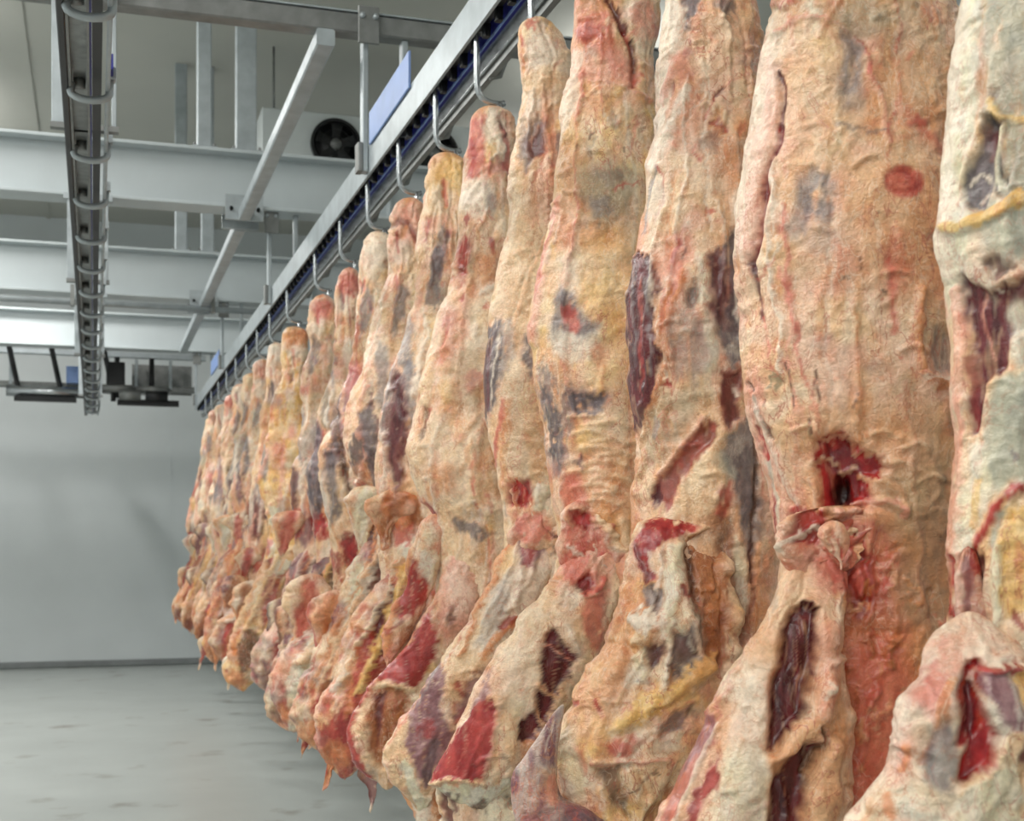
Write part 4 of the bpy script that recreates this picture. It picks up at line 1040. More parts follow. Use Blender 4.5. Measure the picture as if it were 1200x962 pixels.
# ---- D
d = 3.80
DS.append(d)
D = side(d, 'golden beef side with oval grey bone eye and mottled grey patch, fourth from the right', -0.9)
slab('body', D, d, [(690, -60), (678, -30), (674, 10), (670, 40), (668, 65), (665, 110), (658, 150), (655, 205), (648, 245), (638, 290), (630, 340), (624, 400), (627, 450), (638, 520), (650, 590), (655, 650), (630, 760), (620, 860), (640, 950), (690, 1010)],
     [(745, -60), (764, -30), (772, 10), (772, 45), (768, 65), (770, 120), (772, 180), (776, 260), (790, 400), (795, 600), (790, 800), (770, 950), (720, 1010)],
     [P('rose', [(672, 20), (690, 10), (720, 20), (722, 60), (735, 75), (742, 105), (730, 100), (700, 60), (674, 50)], 0.75, so=5, pa=0.25), P('bld', [(673, 36), (690, 25), (712, 30), (706, 44), (684, 48)], 0.6, pa=0.3), S('mus', [(712, 0), (724, 18), (732, 34)], 9, 0.9, -0.014), S('bld', [(730, 36), (738, 60), (742, 100)], 7, 0.8, -0.008), S('hole', [(738, 50), (742, 84)], 5, 0.8, -0.01),
      P('pink', [(666, 55), (735, 60), (745, 110), (690, 95), (664, 120)], 0.6, so=8), E('pink', 755, 20, 14, 26, 0.8, 0.008), E('rose', 765, 35, 6, 10, 0.6), S('pink', [(690, 96), (715, 96), (742, 110), (766, 122)], 3, 0.8, 0.006), P('wht', [(665, 60), (682, 62), (676, 120), (662, 170), (656, 160)], 0.6),
      E('gry', 690, 60, 10, 8, 0.4), P('org', [(655, 180), (668, 170), (676, 230), (660, 260), (650, 240)], 0.5, so=7), P('olv', [(690, 200), (715, 188), (735, 205), (735, 245), (712, 268), (688, 260), (680, 230)], 0.85, so=12, pa=0.1), E('gry', 704, 243, 15, 12, 0.6, pa=0.25), E('gry', 718, 206, 14, 10, 0.45, pa=0.25), S('rose', [(720, 222), (745, 216)], 4, 0.7), S('rose', [(736, 150), (748, 138), (742, 165), (735, 185)], 3, 0.6),
      E('drk', 692, 162, 3, 4, 0.8), S('pink', [(656, 235), (643, 280), (634, 330), (625, 400)], 7, 0.8, 0.008, so=3), S('rose', [(650, 250), (638, 300), (630, 350)], 2.5, 0.6), P('yel', [(680, 280), (740, 270), (745, 460), (700, 450), (700, 380)], 0.4, so=22),
      P('gry', [(658, 332), (672, 340), (692, 372), (702, 384), (690, 400), (664, 412), (645, 402), (642, 386), (650, 360)], 0.9, so=5, pa=0.12), E('dkg', 663, 352, 11, 14, 0.5, pa=0.2), E('rose', 671, 375, 11, 15, 0.85, -0.005), E('red', 668, 366, 6, 6, 0.6), P('wht', [(642, 388), (662, 394), (678, 396), (698, 388), (692, 412), (668, 425), (645, 412)], 0.75, so=6, pa=0.1), E('wht', 668, 395, 6, 9, 0.7),
      P('gry', [(634, 420), (650, 445), (680, 455), (712, 462), (718, 472), (702, 486), (676, 492), (664, 520), (660, 545), (652, 560), (642, 530), (634, 490), (628, 450)], 0.75, -0.003, so=5, pa=0.35, wp=6), P('dkg', [(660, 460), (690, 462), (712, 466), (706, 482), (680, 486), (664, 476)], 0.9, -0.005, pa=0.45), P('dkg', [(634, 450), (646, 460), (660, 500), (656, 552), (644, 530), (636, 490)], 0.8, pa=0.4), E('dkg', 678, 540, 8, 5, 0.7, pa=0.3)]
     + [S('fat', [(665 + (i * 23) % 40, 490 + i * 9), (690 + (i * 23) % 40, 485 + i * 9), (715 + (i * 23) % 40, 492 + i * 9)], 4, 0.6, 0.006) for i in range(12)]
     + [P('org', [(690, 520), (745, 510), (745, 640), (700, 620)], 0.5, so=12, pa=0.2), P('rose', [(656, 560), (676, 552), (690, 590), (700, 615), (680, 630), (664, 600)], 0.7, so=6, pa=0.25), P('bld', [(668, 602), (684, 598), (696, 612), (690, 620), (676, 620)], 0.95, -0.008), P('rose', [(690, 620), (740, 640), (735, 740), (700, 700)], 0.5, so=10, pa=0.3), S('fat', [(730, 610), (738, 660), (728, 700), (716, 740)], 9, 0.7, 0.01)],
     res=2.2, seed=9, base=('fat', 'peach', 'yel'))
slab('foreleg', D, d - 0.15, [(688, 618), (664, 650), (640, 690), (610, 724), (572, 780), (540, 840), (515, 890), (503, 916), (520, 930), (545, 950)],
     [(716, 622), (736, 650), (732, 700), (716, 750), (694, 795), (668, 830), (648, 866), (622, 892), (600, 915), (575, 950)],
     [P('pink', [(660, 650), (700, 630), (730, 650), (720, 690), (680, 690), (650, 690)], 0.7, so=8, pa=0.2), P('rose', [(666, 640), (690, 628), (690, 650), (676, 680), (660, 680)], 0.7, pa=0.3), E('wht', 668, 700, 14, 14, 0.5), E('mus', 687, 685, 10, 12, 0.95, -0.018, so=0.25), E('bld', 690, 678, 14, 14, 0.5), S('rose', [(684, 698), (704, 690), (712, 680)], 7, 0.9, 0.01), P('rose', [(684, 700), (720, 690), (705, 770), (680, 740)], 0.75, so=6, pa=0.2),
      P('mus', [(645, 734), (655, 736), (668, 758), (682, 772), (662, 800), (652, 822), (640, 852), (620, 873), (608, 868), (612, 846), (626, 830), (634, 800), (631, 768)], 1, -0.02, so=2.5), S('pink', [(636, 756), (655, 764), (672, 775)], 3, 0.8, 0.008), S('peach', [(632, 804), (646, 812), (660, 820)], 5, 0.9, 0.012), S('peach', [(628, 826), (634, 842), (640, 850)], 4, 0.8, 0.01), S('wht', [(664, 730), (674, 752), (680, 768)], 4, 0.7, 0.006),
      P('wht', [(600, 760), (630, 730), (640, 760), (620, 820), (590, 830), (585, 800)], 0.45, so=12), P('red', [(568, 814), (580, 822), (585, 838), (582, 855), (575, 882), (564, 914), (535, 917), (504, 912), (520, 880), (545, 845)], 1, 0.006, so=2.5, wp=3), S('rose', [(556, 840), (545, 880), (528, 905)], 2, 0.5), S('pink', [(584, 836), (582, 856), (574, 886), (566, 912)], 3.5, 0.9, 0.006), P('pur', [(566, 800), (578, 780), (570, 815), (548, 842)], 0.8),
      S('fat', [(503, 918), (520, 914), (540, 916), (566, 920)], 5, 1.0, 0.012), P('pale', [(500, 921), (570, 922), (610, 905), (600, 960), (520, 960)], 0.9), E('drk', 565, 944, 8, 9, 0.8), E('drk', 596, 940, 4, 10, 0.8), S('mus', [(524, 930), (526, 960)], 7, 0.8), S('mus', [(534, 932), (533, 950)], 4, 0.7), S('drk', [(586, 884), (594, 890)], 4, 0.7)],
     arc=True, sink=0.065, res=2.2, seed=10, kf=0.55, ends=(0.09, 0.09), base=('fat', 'peach', 'fat'))

slab('torn_tissue', D, d - 0.115, [(664, 588), (656, 604), (662, 622), (650, 640), (660, 662), (672, 680)], [(690, 584), (704, 600), (722, 612), (712, 632), (738, 650), (730, 672)],
     [P('bld', [(668, 600), (686, 596), (698, 612), (692, 622), (674, 620)], 0.95, -0.012), P('rose', [(660, 620), (700, 620), (720, 650), (690, 670), (664, 660)], 0.7, -0.004, pa=0.25), S('fat', [(700, 600), (712, 625), (735, 655)], 8, 0.9, 0.012), S('wht', [(668, 640), (690, 655), (712, 668)], 5, 0.7, 0.008)],
     arc=True, res=2.0, seed=43, kf=0.22, kb=0.5, ends=(0.1, 0.1), base=('fat', 'rose', 'pink'), rag=1.8, lump=1.6)
slab('neck_flap', D, d - 0.12, [(506, 912), (514, 940), (522, 980), (545, 1030)], [(625, 885), (650, 900), (655, 960), (640, 1030)],
     [E('drk', 565, 944, 9, 9, 0.85, -0.008), E('drk', 598, 942, 5, 11, 0.8, -0.006), S('mus', [(524, 926), (527, 975)], 8, 0.85, -0.008), S('mus', [(536, 930), (534, 955)], 4, 0.8), E('gry', 580, 925, 24, 8, 0.4, pa=0.3), S('brn', [(512, 935), (518, 975)], 6, 0.7), E('drk', 578, 905, 4, 3, 0.6)],
     arc=True, res=2.2, seed=41, kf=0.3, kb=0.3, ends=(0.1, 0.1), base=('pale', 'fat', 'peach'))

# ---- E
d = 4.23
DS.append(d)
Ee = side(d, 'beef side with rounded pale shank top and dark oval on it, fifth from the right', -0.95)
slab('body', Ee, d, [(614, 20), (610, 32), (608, 60), (612, 100), (606, 150), (599, 200), (596, 260), (585, 310), (575, 370), (567, 430), (567, 490), (579, 540), (590, 600), (600, 650), (580, 760), (560, 860), (570, 940), (610, 990)],
     [(642, 20), (656, 38), (667, 68), (670, 100), (676, 160), (690, 240), (700, 320), (710, 450), (712, 600), (705, 760), (690, 900), (650, 990)],
     [E('wht', 634, 60, 18, 30, 0.8), E('rose', 624, 26, 9, 6, 0.75, pa=0.2), S('org', [(613, 36), (611, 60), (614, 90)], 5, 0.7), S('rose', [(612, 46), (615, 54)], 4, 0.7), E('fat', 635, 95, 26, 14, 0.7, 0.006), E('wht', 624, 125, 10, 18, 0.7),
      P('dkg', [(632, 136), (644, 148), (641, 170), (624, 194), (613, 203), (613, 178), (620, 150)], 0.8, -0.004, so=4), P('mus', [(636, 148), (641, 156), (636, 178), (620, 194), (622, 172)], 0.7, so=3), E('gry', 615, 165, 5, 30, 0.5),
      E('rose', 650, 170, 6, 20, 0.5, pa=0.2), S('gry', [(654, 160), (656, 180)], 6, 0.6), P('pink', [(630, 200), (655, 190), (658, 240), (620, 260)], 0.4, so=10), P('fat', [(600, 270), (640, 250), (650, 300), (610, 400), (585, 380)], 0.7, so=12), S('peach', [(648, 260), (625, 310), (608, 360), (600, 400)], 4, 0.7, 0.006), S('olv', [(640, 270), (612, 330), (596, 380)], 3, 0.6, -0.004),
      P('dkg', [(583, 372), (590, 400), (592, 440), (580, 480), (570, 497), (565, 470), (565, 410), (572, 385)], 0.95, 0.004, so=2.5), S('mus', [(572, 400), (570, 440), (570, 480)], 8, 0.8), S('wht', [(584, 390), (582, 430), (576, 470)], 1.5, 0.7), S('wht', [(590, 380), (589, 430)], 2, 0.6), P('gry', [(584, 380), (600, 372), (602, 420), (590, 450)], 0.6, pa=0.25), P('dkg', [(614, 388), (624, 398), (630, 432), (620, 444), (611, 418)], 0.85, so=3),
      S('rose', [(592, 470), (586, 500), (580, 545)], 6, 0.8, 0.005, pa=0.1), S('org', [(598, 470), (590, 520), (592, 570)], 6, 0.6, 0.004), P('olv', [(592, 440), (625, 440), (640, 520), (620, 560), (596, 550)], 0.4, so=9),
      P('bld', [(598, 568), (620, 564), (626, 578), (615, 595), (600, 592)], 0.95, -0.008), E('mus', 610, 580, 9, 9, 0.7), E('wht', 635, 580, 14, 18, 0.5, pa=0.3), P('rose', [(600, 600), (640, 600), (655, 640), (625, 640)], 0.7, so=8, pa=0.25), S('drk', [(640, 620), (652, 636), (645, 650)], 4, 0.7)],
     res=2.2, seed=11, base=('fat', 'fat', 'peach'))
slab('foreleg', Ee, d - 0.13, [(614, 606), (592, 640), (570, 690), (548, 730), (528, 764), (498, 798), (470, 840), (441, 884), (455, 905), (480, 945)],
     [(640, 612), (655, 640), (646, 680), (628, 720), (600, 765), (570, 815), (548, 860), (528, 905), (512, 935), (500, 955)],
     [P('wht', [(600, 660), (612, 616), (648, 640), (640, 680), (604, 752), (575, 770), (556, 764), (572, 700)], 0.8, so=5), P('gry', [(580, 690), (600, 670), (596, 720), (580, 760), (560, 755)], 0.5, so=6, pa=0.35), P('pur', [(608, 628), (630, 622), (640, 642), (626, 662), (610, 656)], 0.9, so=3), P('red', [(612, 640), (632, 636), (626, 660), (614, 658)], 0.6, pa=0.2), S('org', [(604, 622), (586, 660), (560, 720), (540, 770)], 5, 0.9, 0.01), S('wht', [(612, 665), (604, 710)], 4, 0.8, 0.008),
      S('org', [(604, 726), (588, 744), (568, 770)], 8, 0.9, 0.004), S('bld', [(600, 726), (588, 736)], 8, 0.8), P('fat', [(530, 768), (560, 772), (545, 800), (530, 830), (520, 800)], 0.8), S('bld', [(536, 800), (540, 814)], 6, 0.8, pa=0.2), S('bld', [(545, 830), (535, 846)], 6, 0.8, pa=0.2), P('pur', [(514, 768), (526, 790), (516, 830), (530, 862), (500, 922), (485, 900), (471, 860), (480, 830)], 0.95, so=3), E('red', 498, 852, 10, 9, 0.7), S('dkg', [(508, 870), (500, 910)], 12, 0.6, pa=0.2), P('pur', [(545, 800), (578, 778), (560, 820), (530, 850)], 0.8), S('gry', [(514, 780), (490, 826)], 4, 0.6),
      P('fat', [(440, 886), (478, 836), (474, 870), (486, 905), (480, 900), (456, 888)], 0.9, 0.004), S('rose', [(444, 884), (462, 864), (478, 834)], 3, 0.7), S('pale', [(474, 900), (490, 930), (496, 955)], 14, 0.9)],
     arc=True, sink=0.065, res=2.2, seed=12, kf=0.55, ends=(0.1, 0.08), base=('fat', 'peach', 'fat'))

slab('torn_tissue', Ee, d - 0.105, [(598, 556), (590, 580), (598, 604), (586, 622), (600, 650)], [(628, 552), (646, 572), (640, 596), (660, 616), (655, 645)],
     [P('bld', [(600, 566), (622, 562), (628, 580), (616, 597), (600, 594)], 0.95, -0.014), P('pale', [(626, 566), (646, 574), (640, 600), (624, 600)], 0.8, 0.006, pa=0.2), P('rose', [(596, 604), (640, 602), (654, 630), (610, 640)], 0.75, pa=0.25), S('drk', [(640, 612), (652, 630)], 4, 0.8, -0.008)],
     arc=True, res=2.0, seed=44, kf=0.22, kb=0.5, ends=(0.1, 0.1), base=('fat', 'peach', 'rose'), rag=1.8, lump=1.6)
slab('brisket_flap', Ee, d - 0.10, [(446, 884), (458, 915), (482, 945), (500, 985)], [(482, 880), (515, 910), (545, 930), (575, 985)],
     [S('wht', [(474, 895), (490, 925), (498, 960)], 16, 0.9, 0.006), S('org', [(452, 905), (470, 930), (486, 952)], 9, 0.8), S('rose', [(452, 892), (468, 915)], 5, 0.6), P('brn', [(505, 915), (540, 935), (555, 970), (515, 970)], 0.8)],
     arc=True, res=2.2, seed=42, kf=0.3, kb=0.3, ends=(0.1, 0.1), base=('fat', 'org', 'pale'))

# ---- F
d = 4.83
DS.append(d)
Fs = side(d, 'beef side with blood-streaked knuckle top and smooth tan flank, sixth from the right', -0.95)
slab('body', Fs, d, [(557, 124), (551, 140), (548, 180), (541, 230), (537, 290), (530, 335), (512, 370), (503, 410), (492, 460), (480, 510), (475, 548), (486, 580), (510, 604), (520, 650), (500, 760), (495, 850), (530, 930)],
     [(592, 124), (601, 136), (605, 152), (604, 200), (606, 260), (620, 340), (632, 440), (636, 560), (632, 700), (620, 840), (575, 930)],
     [E('wht', 578, 150, 16, 18, 0.6), P('rose', [(550, 140), (566, 140), (570, 190), (556, 212), (546, 190)], 0.85, pa=0.25, so=4), S('bld', [(586, 150), (596, 175), (592, 200)], 6, 0.7, pa=0.2), S('bld', [(552, 165), (556, 190), (552, 206)], 7, 0.7, pa=0.3), E('rose', 580, 200, 18, 12, 0.5, pa=0.3), S('mus', [(586, 142), (592, 160)], 4, 0.7, -0.006), E('bld', 570, 220, 4, 4, 0.7),
      E('wht', 560, 232, 18, 22, 0.8), E('gry', 578, 238, 7, 16, 0.7, pa=0.15), P('bld', [(541, 274), (553, 278), (553, 308), (540, 336), (537, 300)], 0.9, -0.004, so=4, pa=0.15), E('bld', 546, 258, 3, 6, 0.8), S('bld', [(576, 280), (576, 296)], 7, 0.8, pa=0.1), P('org', [(556, 300), (590, 290), (590, 330), (560, 330)], 0.6, so=6), S('wht', [(602, 318), (582, 334), (562, 344)], 6, 0.8, 0.005), E('gry', 590, 310, 8, 18, 0.4),
      P('rose', [(520, 370), (550, 340), (548, 390), (525, 440), (510, 430)], 0.4, so=8, pa=0.25), E('rose', 554, 446, 9, 12, 0.75, pa=0.15), E('red', 556, 444, 5, 7, 0.6), P('olv', [(520, 420), (560, 400), (570, 480), (530, 490)], 0.45, so=10, pa=0.2), P('fat', [(504, 424), (512, 460), (502, 480), (490, 462)], 0.85, 0.012), S('drk', [(500, 478), (496, 510), (494, 520)], 5, 0.7, -0.008), P('fat', [(480, 515), (500, 515), (500, 545), (482, 545)], 0.7, 0.008),
      S('peach', [(570, 490), (552, 520), (540, 550)], 3, 0.7, 0.006), S('peach', [(560, 485), (540, 520)], 3, 0.7, 0.006), S('fat', [(578, 480), (562, 520), (552, 560)], 3, 0.7, 0.006), P('gry', [(545, 600), (575, 590), (585, 612), (560, 616)], 0.4, so=5), P('dkg', [(530, 604), (560, 616), (580, 628), (556, 634), (535, 622)], 0.8, pa=0.25), P('rose', [(490, 580), (515, 600), (520, 640), (500, 640)], 0.6, pa=0.2), P('bld', [(500, 590), (516, 604), (512, 640), (498, 640)], 0.7, -0.006, pa=0.3)],
     res=2.2, seed=13, base=('fat', 'peach', 'fat'))
slab('foreleg', Fs, d - 0.13, [(540, 628), (524, 650), (512, 690), (500, 720), (482, 750), (458, 780), (436, 804), (416, 840), (408, 870), (420, 900), (440, 922)],
     [(560, 632), (572, 650), (566, 690), (552, 740), (530, 775), (506, 800), (496, 830), (486, 870), (474, 905), (462, 928)],
     [P('pink', [(536, 632), (564, 636), (566, 680), (548, 740), (524, 760), (514, 740), (514, 690)], 0.8, so=5), E('wht', 540, 690, 16, 30, 0.5), E('drk', 530, 722, 5, 14, 0.7), P('red', [(506, 712), (516, 754), (502, 782), (488, 806), (470, 800), (440, 796), (456, 780), (482, 750)], 1, 0.004, so=2.5), S('rose', [(505, 730), (490, 780)], 3, 0.5), P('mus', [(500, 764), (514, 756), (500, 784), (486, 806), (474, 800)], 0.4),
      P('brn', [(440, 806), (470, 804), (482, 812), (478, 850), (460, 890), (446, 900), (430, 880), (428, 840)], 0.9, -0.02, so=4), P('mus', [(436, 816), (450, 812), (446, 860), (438, 880)], 0.9, -0.008, pa=0.1), S('fat', [(436, 806), (460, 802), (484, 808)], 5, 0.9, 0.01), S('red', [(438, 798), (420, 826), (411, 860), (420, 892), (434, 912)], 9, 0.95, 0.012), P('brn', [(450, 830), (476, 820), (470, 860), (452, 890)], 0.8), S('fat', [(428, 830), (424, 860), (432, 890)], 4, 0.7)],
     arc=True, sink=0.065, res=2.2, seed=14, kf=0.55, ends=(0.1, 0.1), base=('fat', 'peach', 'pink'))
slab('rib_meat', Fs, d - 0.07, [(496, 600), (484, 640), (470, 690), (452, 740), (446, 790)], [(524, 604), (520, 650), (508, 690), (492, 730), (466, 770)],
     [P('bld', [(481, 655), (503, 672), (503, 702), (470, 730), (462, 718), (470, 692)], 0.95, -0.01), P('pale', [(492, 640), (518, 650), (512, 690), (500, 680), (490, 664)], 0.8, pa=0.2), S('org', [(480, 645), (464, 700), (448, 770)], 7, 0.8, 0.008), P('brn', [(470, 735), (492, 728), (470, 764), (455, 770)], 0.8), S('bld', [(450, 742), (470, 732)], 5, 0.7)],
     arc=True, res=2.2, seed=15, kf=0.5, ends=(0.1, 0.1), base=('fat', 'pink', 'peach'))


# ---- the rest of the row, seen edge on
def far_side(d, k, label, tone=('fat', 'fat', 'pink'), zb=-0.95, top='pink', marks=(), reach=None, res=2.2, zw=None, plain=False):
    r = random.Random(100 + k)
    h = hook_px(d)
    s = FPX / d
    j = lambda a=0.02: r.uniform(-a, a)
    lean = j(0.04)
    belly = r.uniform(-0.05, 0.05)
    zw = r.uniform(-0.22, 0.16) if zw is None else zw          # height where flank meets foreleg
    e = r.uniform(0.82, 1.12) if reach is None else reach
    zt = 1.6 + j(0.03)

    def qq(x, z): return (h + (x + lean * float(sst(1.5, 0.2, z))) * s, HZ - z * s)
    o = side(d, label, zb)
    wt_ = r.uniform(0.8, 1.15)
    Lp = [qq(-0.06 * wt_, zt), qq((-0.078 + j()) * wt_, zt - 0.04 - r.random() * .04), qq((-0.085 + j(.03)) * wt_, zt - 0.2), qq(-0.10 + j(.03), zt - 0.38), qq(-0.13 + j(.04), 1.04 + j(.08)), qq(-0.18 + belly + j(.03), 0.82 + j(.06)), qq(-0.24 + belly + j(.03), 0.6 + j(.06)),
          qq(-0.27 + belly + j(.03), 0.42), qq(-0.25 + belly * .6 + j(.03), zw + 0.22), qq(-0.21 + j(.03), zw + 0.04), qq(-0.22 + j(.03), zw - 0.12), qq(-0.25, -0.5), qq(-0.18, -0.75), qq(-0.05, zb)]
    Rp = [qq(0.06 * wt_, zt), qq(0.08 * wt_, zt - 0.06), qq(0.09 * wt_, zt - 0.2), qq(0.1, zt - 0.38), qq(0.13, 1.04), qq(0.18, 0.82), qq(0.21, 0.6), qq(0.23, 0.3), qq(0.23, 0), qq(0.22, -0.3), qq(0.2, -0.6), qq(0.15, -0.8), qq(0.05, zb)]
    u = s / 321.0
    f = [E(top, *qq(0, zt - 0.1), 24 * u, 26 * u, 0.8, pa=0.12), E('wht', *qq(-0.02 + j(.03), zt - 0.2 + j(.08)), 14 * u, 18 * u, 0.6)]
    for _ in range(3):
        x, z = -0.05 + j(.04), zt - r.uniform(0.05, 0.4)
        f.append(S(r.choice(['bld', 'rose', 'mus', 'org']), [qq(x, z), qq(x + j(.02), z - r.uniform(.04, .12))], r.uniform(3, 7) * u, 0.7, -0.003, pa=0.2))
    if r.random() < 0.75:
        z = zt - 0.3 + j(.08); x = j(.03)
        f.append(P(r.choice(['dkg', 'gry', 'gry']), [qq(x - 0.05, z), qq(x - 0.01, z - .06), qq(x - 0.03, z - .17), qq(x - 0.085, z - .27), qq(x - 0.085, z - .14)], 0.75, so=3 * u, pa=0.1))
    for _ in range(1 if plain else r.choice([3, 4, 5, 6])):                       # dark muscle showing through along the edge
        z = r.uniform(0.1, 0.85); ln = r.uniform(0.15, 0.5); w = r.uniform(0.03, 0.065)
        x = -0.255 + belly + r.uniform(-0.02, 0.09) + 0.12 * max(0, z - .6)
        f.append(P(r.choice(['dkg', 'mus', 'dkg', 'gry', 'pur']), [qq(x + w * .4, z + ln * .5), qq(x + w, z + ln * .2), qq(x + w * 1.1, z - ln * .2), qq(x + w * .5, z - ln * .5), qq(x - w * .4, z - ln * .25), qq(x - w * .3, z + ln * .2)], 0.85, r.uniform(-0.006, 0.006), so=3 * u, pa=r.uniform(0.0, 0.22), wp=7 * u))
    for _ in range(0 if plain else r.choice([1, 2, 2])):
        x, z = -0.14 + j(.07), r.uniform(0.35, 0.8)
        f.append(S(r.choice(['drk', 'dkg', 'mus']), [qq(x, z), qq(x + 0.03, z - 0.17), qq(x + 0.07 + j(.03), z - 0.36)], r.uniform(3, 7) * u, 0.8, -0.008, wp=7 * u))
    for _ in range(6):
        f.append(E(r.choice(['gry', 'gry', 'olv', 'wht', 'yel', 'org', 'rose', 'pale']), *qq(-0.13 + j(.11), r.uniform(0.05, 1.1)), r.uniform(6, 20) * u, r.uniform(14, 50) * u, 0.6, r.uniform(-0.006, 0.01), so=0.6, pa=0.2, wp=8 * u))
    for _ in range(5):
        x, z = -0.14 + j(.1), r.uniform(0.2, 1.1)
        f.append(S(r.choice(['wht', 'fat', 'pink', 'peach']), [qq(x, z), qq(x - 0.03 + j(.03), z - 0.15), qq(x - 0.04 + j(.04), z - 0.32)], r.uniform(3, 7) * u, 0.7, r.uniform(0.006, 0.014), wp=7 * u))
    for _ in range(4):                                             # torn flesh at the join
        x, z = -0.15 + j(.07), zw + 0.03 + j(.12)
        f.append(P(r.choice(['bld', 'rose', 'bld', 'org', 'mus', 'pale']), [qq(x - .03, z + .06 + j(.03)), qq(x + .04, z + .04 + j(.03)), qq(x + .03 + j(), z - .05), qq(x - .03, z - .07 + j(.03))], 0.8, r.uniform(-0.012, 0.008), so=3 * u, pa=0.25, wp=9 * u))
    slab('body', o, d, Lp, Rp, f + [m_(qq, u) for m_ in marks], res=res, seed=20 + k, base=tone, lump=1.3)
    x0 = j(.03)
    z0 = zw
    Lf = [qq(-0.06, z0 + 0.05), qq(-0.16 + j(), z0 - 0.06), qq(-0.25 * e + x0, z0 - 0.2), qq(-0.35 * e + x0 + j(.03), (z0 - 0.36) * .5 - .18), qq(-0.43 * e + x0 + j(.03), -0.54), qq(-0.50 * e + x0, zb + 0.26 + j(.05)), qq(-0.50 * e + x0 + j(.03), zb + 0.1), qq(-0.42 * e + x0, zb)]
    Rf = [qq(0.04, z0 + 0.02), qq(0.08, z0 - 0.08), qq(0.05, -0.28), qq(-0.04 + j(), -0.45), qq(-0.12, -0.6), qq(-0.2 + j(), zb + 0.22), qq(-0.28 * e, zb + 0.08), qq(-0.34 * e + x0, zb)]
    ff = []
    for _ in range(7):
        t = r.random()
        x, z = -0.1 - 0.3 * e * t + j(.04), z0 - 0.1 + (zb + 0.2 - z0) * t
        w, ln = r.uniform(0.04, 0.10), r.uniform(0.10, 0.22)
        ff.append(P(r.choice(['pur', 'red', 'pur', 'org', 'mus', 'dkg', 'mus', 'pale', 'red', 'bld', 'brn', 'brn', 'drk']), [qq(x - w, z + ln * .2), qq(x - w * .1, z + ln), qq(x + w, z + ln * .6), qq(x + w * .5, z - ln * .5), qq(x - w * .8, z - ln)], 0.85, r.uniform(-0.014, 0.010), so=3 * u, pa=r.uniform(0, 0.2), wp=7 * u))
    for _ in range(5):
        x = j(.05)
        ff.append(S(r.choice(['org', 'fat', 'wht', 'peach', 'rose', 'yel']), [qq(-0.1 + x, z0 - 0.02), qq(-0.2 * e + x + j(.03), z0 - 0.28), qq(-0.36 * e + x + j(.04), -0.6)], r.uniform(4, 10) * u, 0.8, r.uniform(0.006, 0.016), wp=8 * u))
    ff += [S('mus', [qq(-0.06 + j(.04), z0 - 0.15), qq(-0.14 + j(.04), -0.5)], r.uniform(5, 10) * u, 0.8, -0.014, pa=0.1), E(r.choice(['brn', 'org', 'mus']), *qq(-0.42 * e, zb + 0.1), 20 * u, 18 * u, 0.7, -0.014)]
    bt = ('yel', 'org', 'org') if tone[0] == 'yel' else r.choice([('fat', 'pur', 'org'), ('fat', 'org', 'rose'), ('peach', 'brn', 'rose'), ('fat', 'pur', 'peach'), ('pink', 'pur', 'fat'), ('org', 'fat', 'red')])
    slab('foreleg', o, d - 0.15, Lf, Rf, ff, arc=True, sink=0.12, res=res, seed=60 + k, kf=0.55, ends=(0.12, 0.1), base=bt, lump=1.6)
    # flank rag over the join and hanging rags of trimmed flesh below
    spots = [(-0.19 + j(.04), zw + 0.10 + j(.06), 0.24, 0.10), (-0.40 * e + j(.04), zb + 0.2 + j(.04), 0.20, 0.07), (-0.24 * e + j(.06), zb + 0.12 + j(.05), 0.2, 0.06), (-0.3 * e, -0.3 + j(.1), 0.3, 0.10)]
    for n_, (xx, zz, ln, w) in enumerate(spots):
        if r.random() < 0.25: continue
        ln *= r.uniform(0.7, 1.3)
        sk = -0.25 * ln + j(.06)
        a_, b_ = [], []
        for t in (0, .15, .3, .45, .6, .75, .9, 1):
            wd_ = w * (0.55 + 0.6 * math.sin(math.pi * min(1, t * 1.2 + 0.2)) ** 1.0) * (1 - t ** 3)
            a_.append(qq(xx + sk * t - wd_ * r.uniform(.7, 1.2), zz + 0.06 - (ln + .06) * t))
            b_.append(qq(xx + sk * t + wd_ * r.uniform(.6, 1.2), zz + 0.06 - (ln + .06) * t + j(.02)))
        k1, k2 = r.choice([('brn', 'org'), ('rose', 'fat'), ('pur', 'mus'), ('pale', 'wht'), ('org', 'red'), ('bld', 'fat')])
        mid_ = [((p_[0] + q_[0]) / 2, (p_[1] + q_[1]) / 2) for p_, q_ in zip(a_, b_)]
        slab('flap', o, d - (0.12 if n_ == 0 else 0.17), a_, b_, [S(k1, mid_[1:6], 26 * u, 0.85, -0.01, so=6 * u, pa=0.15, wp=7 * u), S(k2, a_[1:6], 8 * u, 0.8, 0.006, so=3 * u)],
             arc=True, res=res, seed=90 + k * 5 + n_, kf=0.35, kb=0.3, ends=(0.2, 0.05), base=r.choice([('fat', 'org', 'peach'), ('fat', 'peach', 'pink'), ('peach', 'pur', 'pink'), ('pale', 'fat', 'wht')]), lump=1.8)
    return o


def mk(ty, kind, pts, *a, **kw):
    """feature in metres about the hook line"""
    def f(qq, u):
        if ty == 'E':
            x, z, rx, rz = pts
            return E(kind, *qq(x, z), rx * 321 * u, rz * 321 * u, *a, **kw)
        if ty == 'S':
            return S(kind, [qq(*p_) for p_ in pts], a[0] * 321 * u, *a[1:], **kw)
        return P(kind, [qq(*p_) for p_ in pts], *a, **kw)
    return f


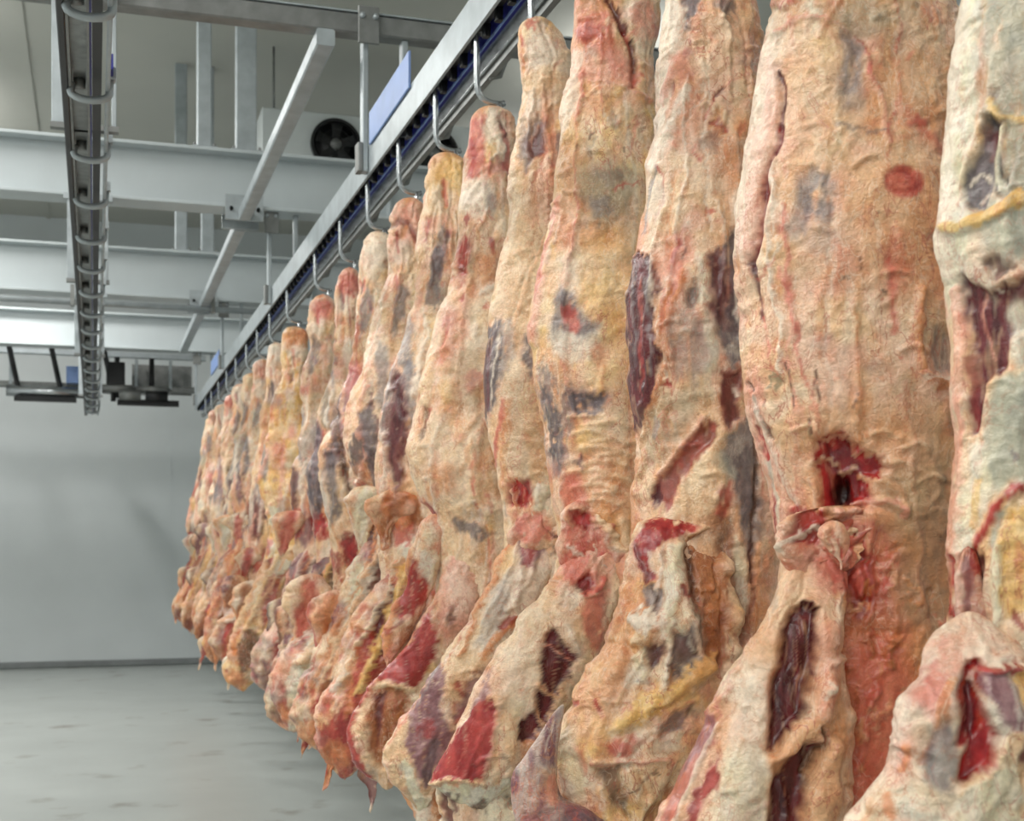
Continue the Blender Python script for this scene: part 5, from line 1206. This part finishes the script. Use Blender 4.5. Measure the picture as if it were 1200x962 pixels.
far_specs = [
    (5.41, 'beef side with narrow yellowish shank end, seventh from the right', dict(top='yel', zw=0.05, marks=[mk('P', 'mus', [(-0.20, 0.72), (-0.15, 0.68), (-0.14, 0.4), (-0.18, 0.2), (-0.22, 0.35)], 0.95), mk('S', 'dkg', [(-0.03, 1.2), (-0.06, 1.0)], 0.05, 0.7), mk('P', 'brn', [(-0.17, 0.22), (-0.10, 0.2), (-0.06, 0.05), (-0.12, 0.06)], 0.9, -0.02)])),
    (6.06, 'beef side with pinkish hollow knuckle top, eighth from the right', dict(top='pink', marks=[mk('P', 'dkg', [(-0.24, 0.6), (-0.18, 0.66), (-0.12, 0.3), (-0.16, 0.2), (-0.2, 0.36)], 0.9), mk('P', 'gry', [(-0.16, 0.95), (-0.1, 0.9), (-0.1, 0.6), (-0.16, 0.66)], 0.7), mk('S', 'mus', [(-0.1, 1.46), (-0.02, 1.5), (0.04, 1.4)], 0.03, 0.6, -0.01)])),
    (6.75, 'beef side with blocky white shank end, ninth from the right', dict(top='wht', tone=('fat', 'fat', 'peach'), marks=[mk('S', 'drk', [(-0.2, 0.75), (-0.17, 0.5), (-0.1, 0.25), (-0.06, 0.1)], 0.028, 0.95, -0.012), mk('S', 'drk', [(-0.08, 0.6), (-0.04, 0.3)], 0.02, 0.9, -0.01), mk('P', 'dkg', [(-0.25, 0.5), (-0.18, 0.46), (-0.14, 0.15), (-0.2, 0.1)], 0.85)])),
    (7.5, 'long beef side with red shank and low-hanging brown rags, tenth from the right', dict(top='rose', zb=-1.05, marks=[mk('P', 'dkg', [(-0.28, 0.75), (-0.2, 0.7), (-0.16, 0.3), (-0.22, 0.15), (-0.28, 0.3)], 0.9), mk('P', 'gry', [(-0.14, 1.1), (-0.08, 1.1), (-0.1, 0.85)], 0.8)])),
    (8.35, 'beef side with dark-streaked edge, just right of the yellow one', dict(top='rose', marks=[mk('P', 'mus', [(-0.27, 0.6), (-0.2, 0.55), (-0.2, 0.25), (-0.26, 0.2)], 0.8)])),
    (9.55, 'strikingly yellow-orange beef side in the far half', dict(tone=('yel', 'yel', 'org'), top='org', zb=-1.05, plain=True)),
]
names = ['just left of the yellow one', 'second left of the yellow one', 'third left of the yellow one', 'fourth left of the yellow one', 'fourth from the far end', 'third from the far end', 'second from the far end', 'farthest of the row, at the end of the rail']
for n, d in enumerate((10.5, 11.3, 12.1, 13.0, 13.9, 14.8, 15.7, 16.5)):
    far_specs.append((d, 'small-looking beef side, ' + names[n], dict(top=['wht', 'pink', 'fat', 'wht', 'rose', 'wht', 'pink', 'fat'][n], zb=[-0.95, -1.0, -0.92, -0.97, -0.9, -0.98, -0.9, -0.95][n], tone=[('fat', 'fat', 'pink'), ('fat', 'peach', 'wht'), ('pale', 'fat', 'peach')][n % 3])))
for k, (d, lb, kw) in enumerate(far_specs):
    DS.append(d)
    far_side(d, k, lb, res=2.2 if d < 9 else 1.9, **kw)

ordn = ['first', 'second', 'third', 'fourth', 'fifth', 'sixth', 'seventh', 'eighth', 'ninth', 'tenth', 'eleventh', 'twelfth', 'thirteenth', 'fourteenth', 'fifteenth', 'sixteenth', 'seventeenth', 'eighteenth', 'nineteenth', 'twentieth', 'twenty-first', 'twenty-second', 'twenty-third', 'twenty-fourth', 'twenty-fifth', 'twenty-sixth']
for k, d in enumerate(DS):
    meat_hook(d, 'bent steel hook holding the %s beef side from the right' % ordn[k])
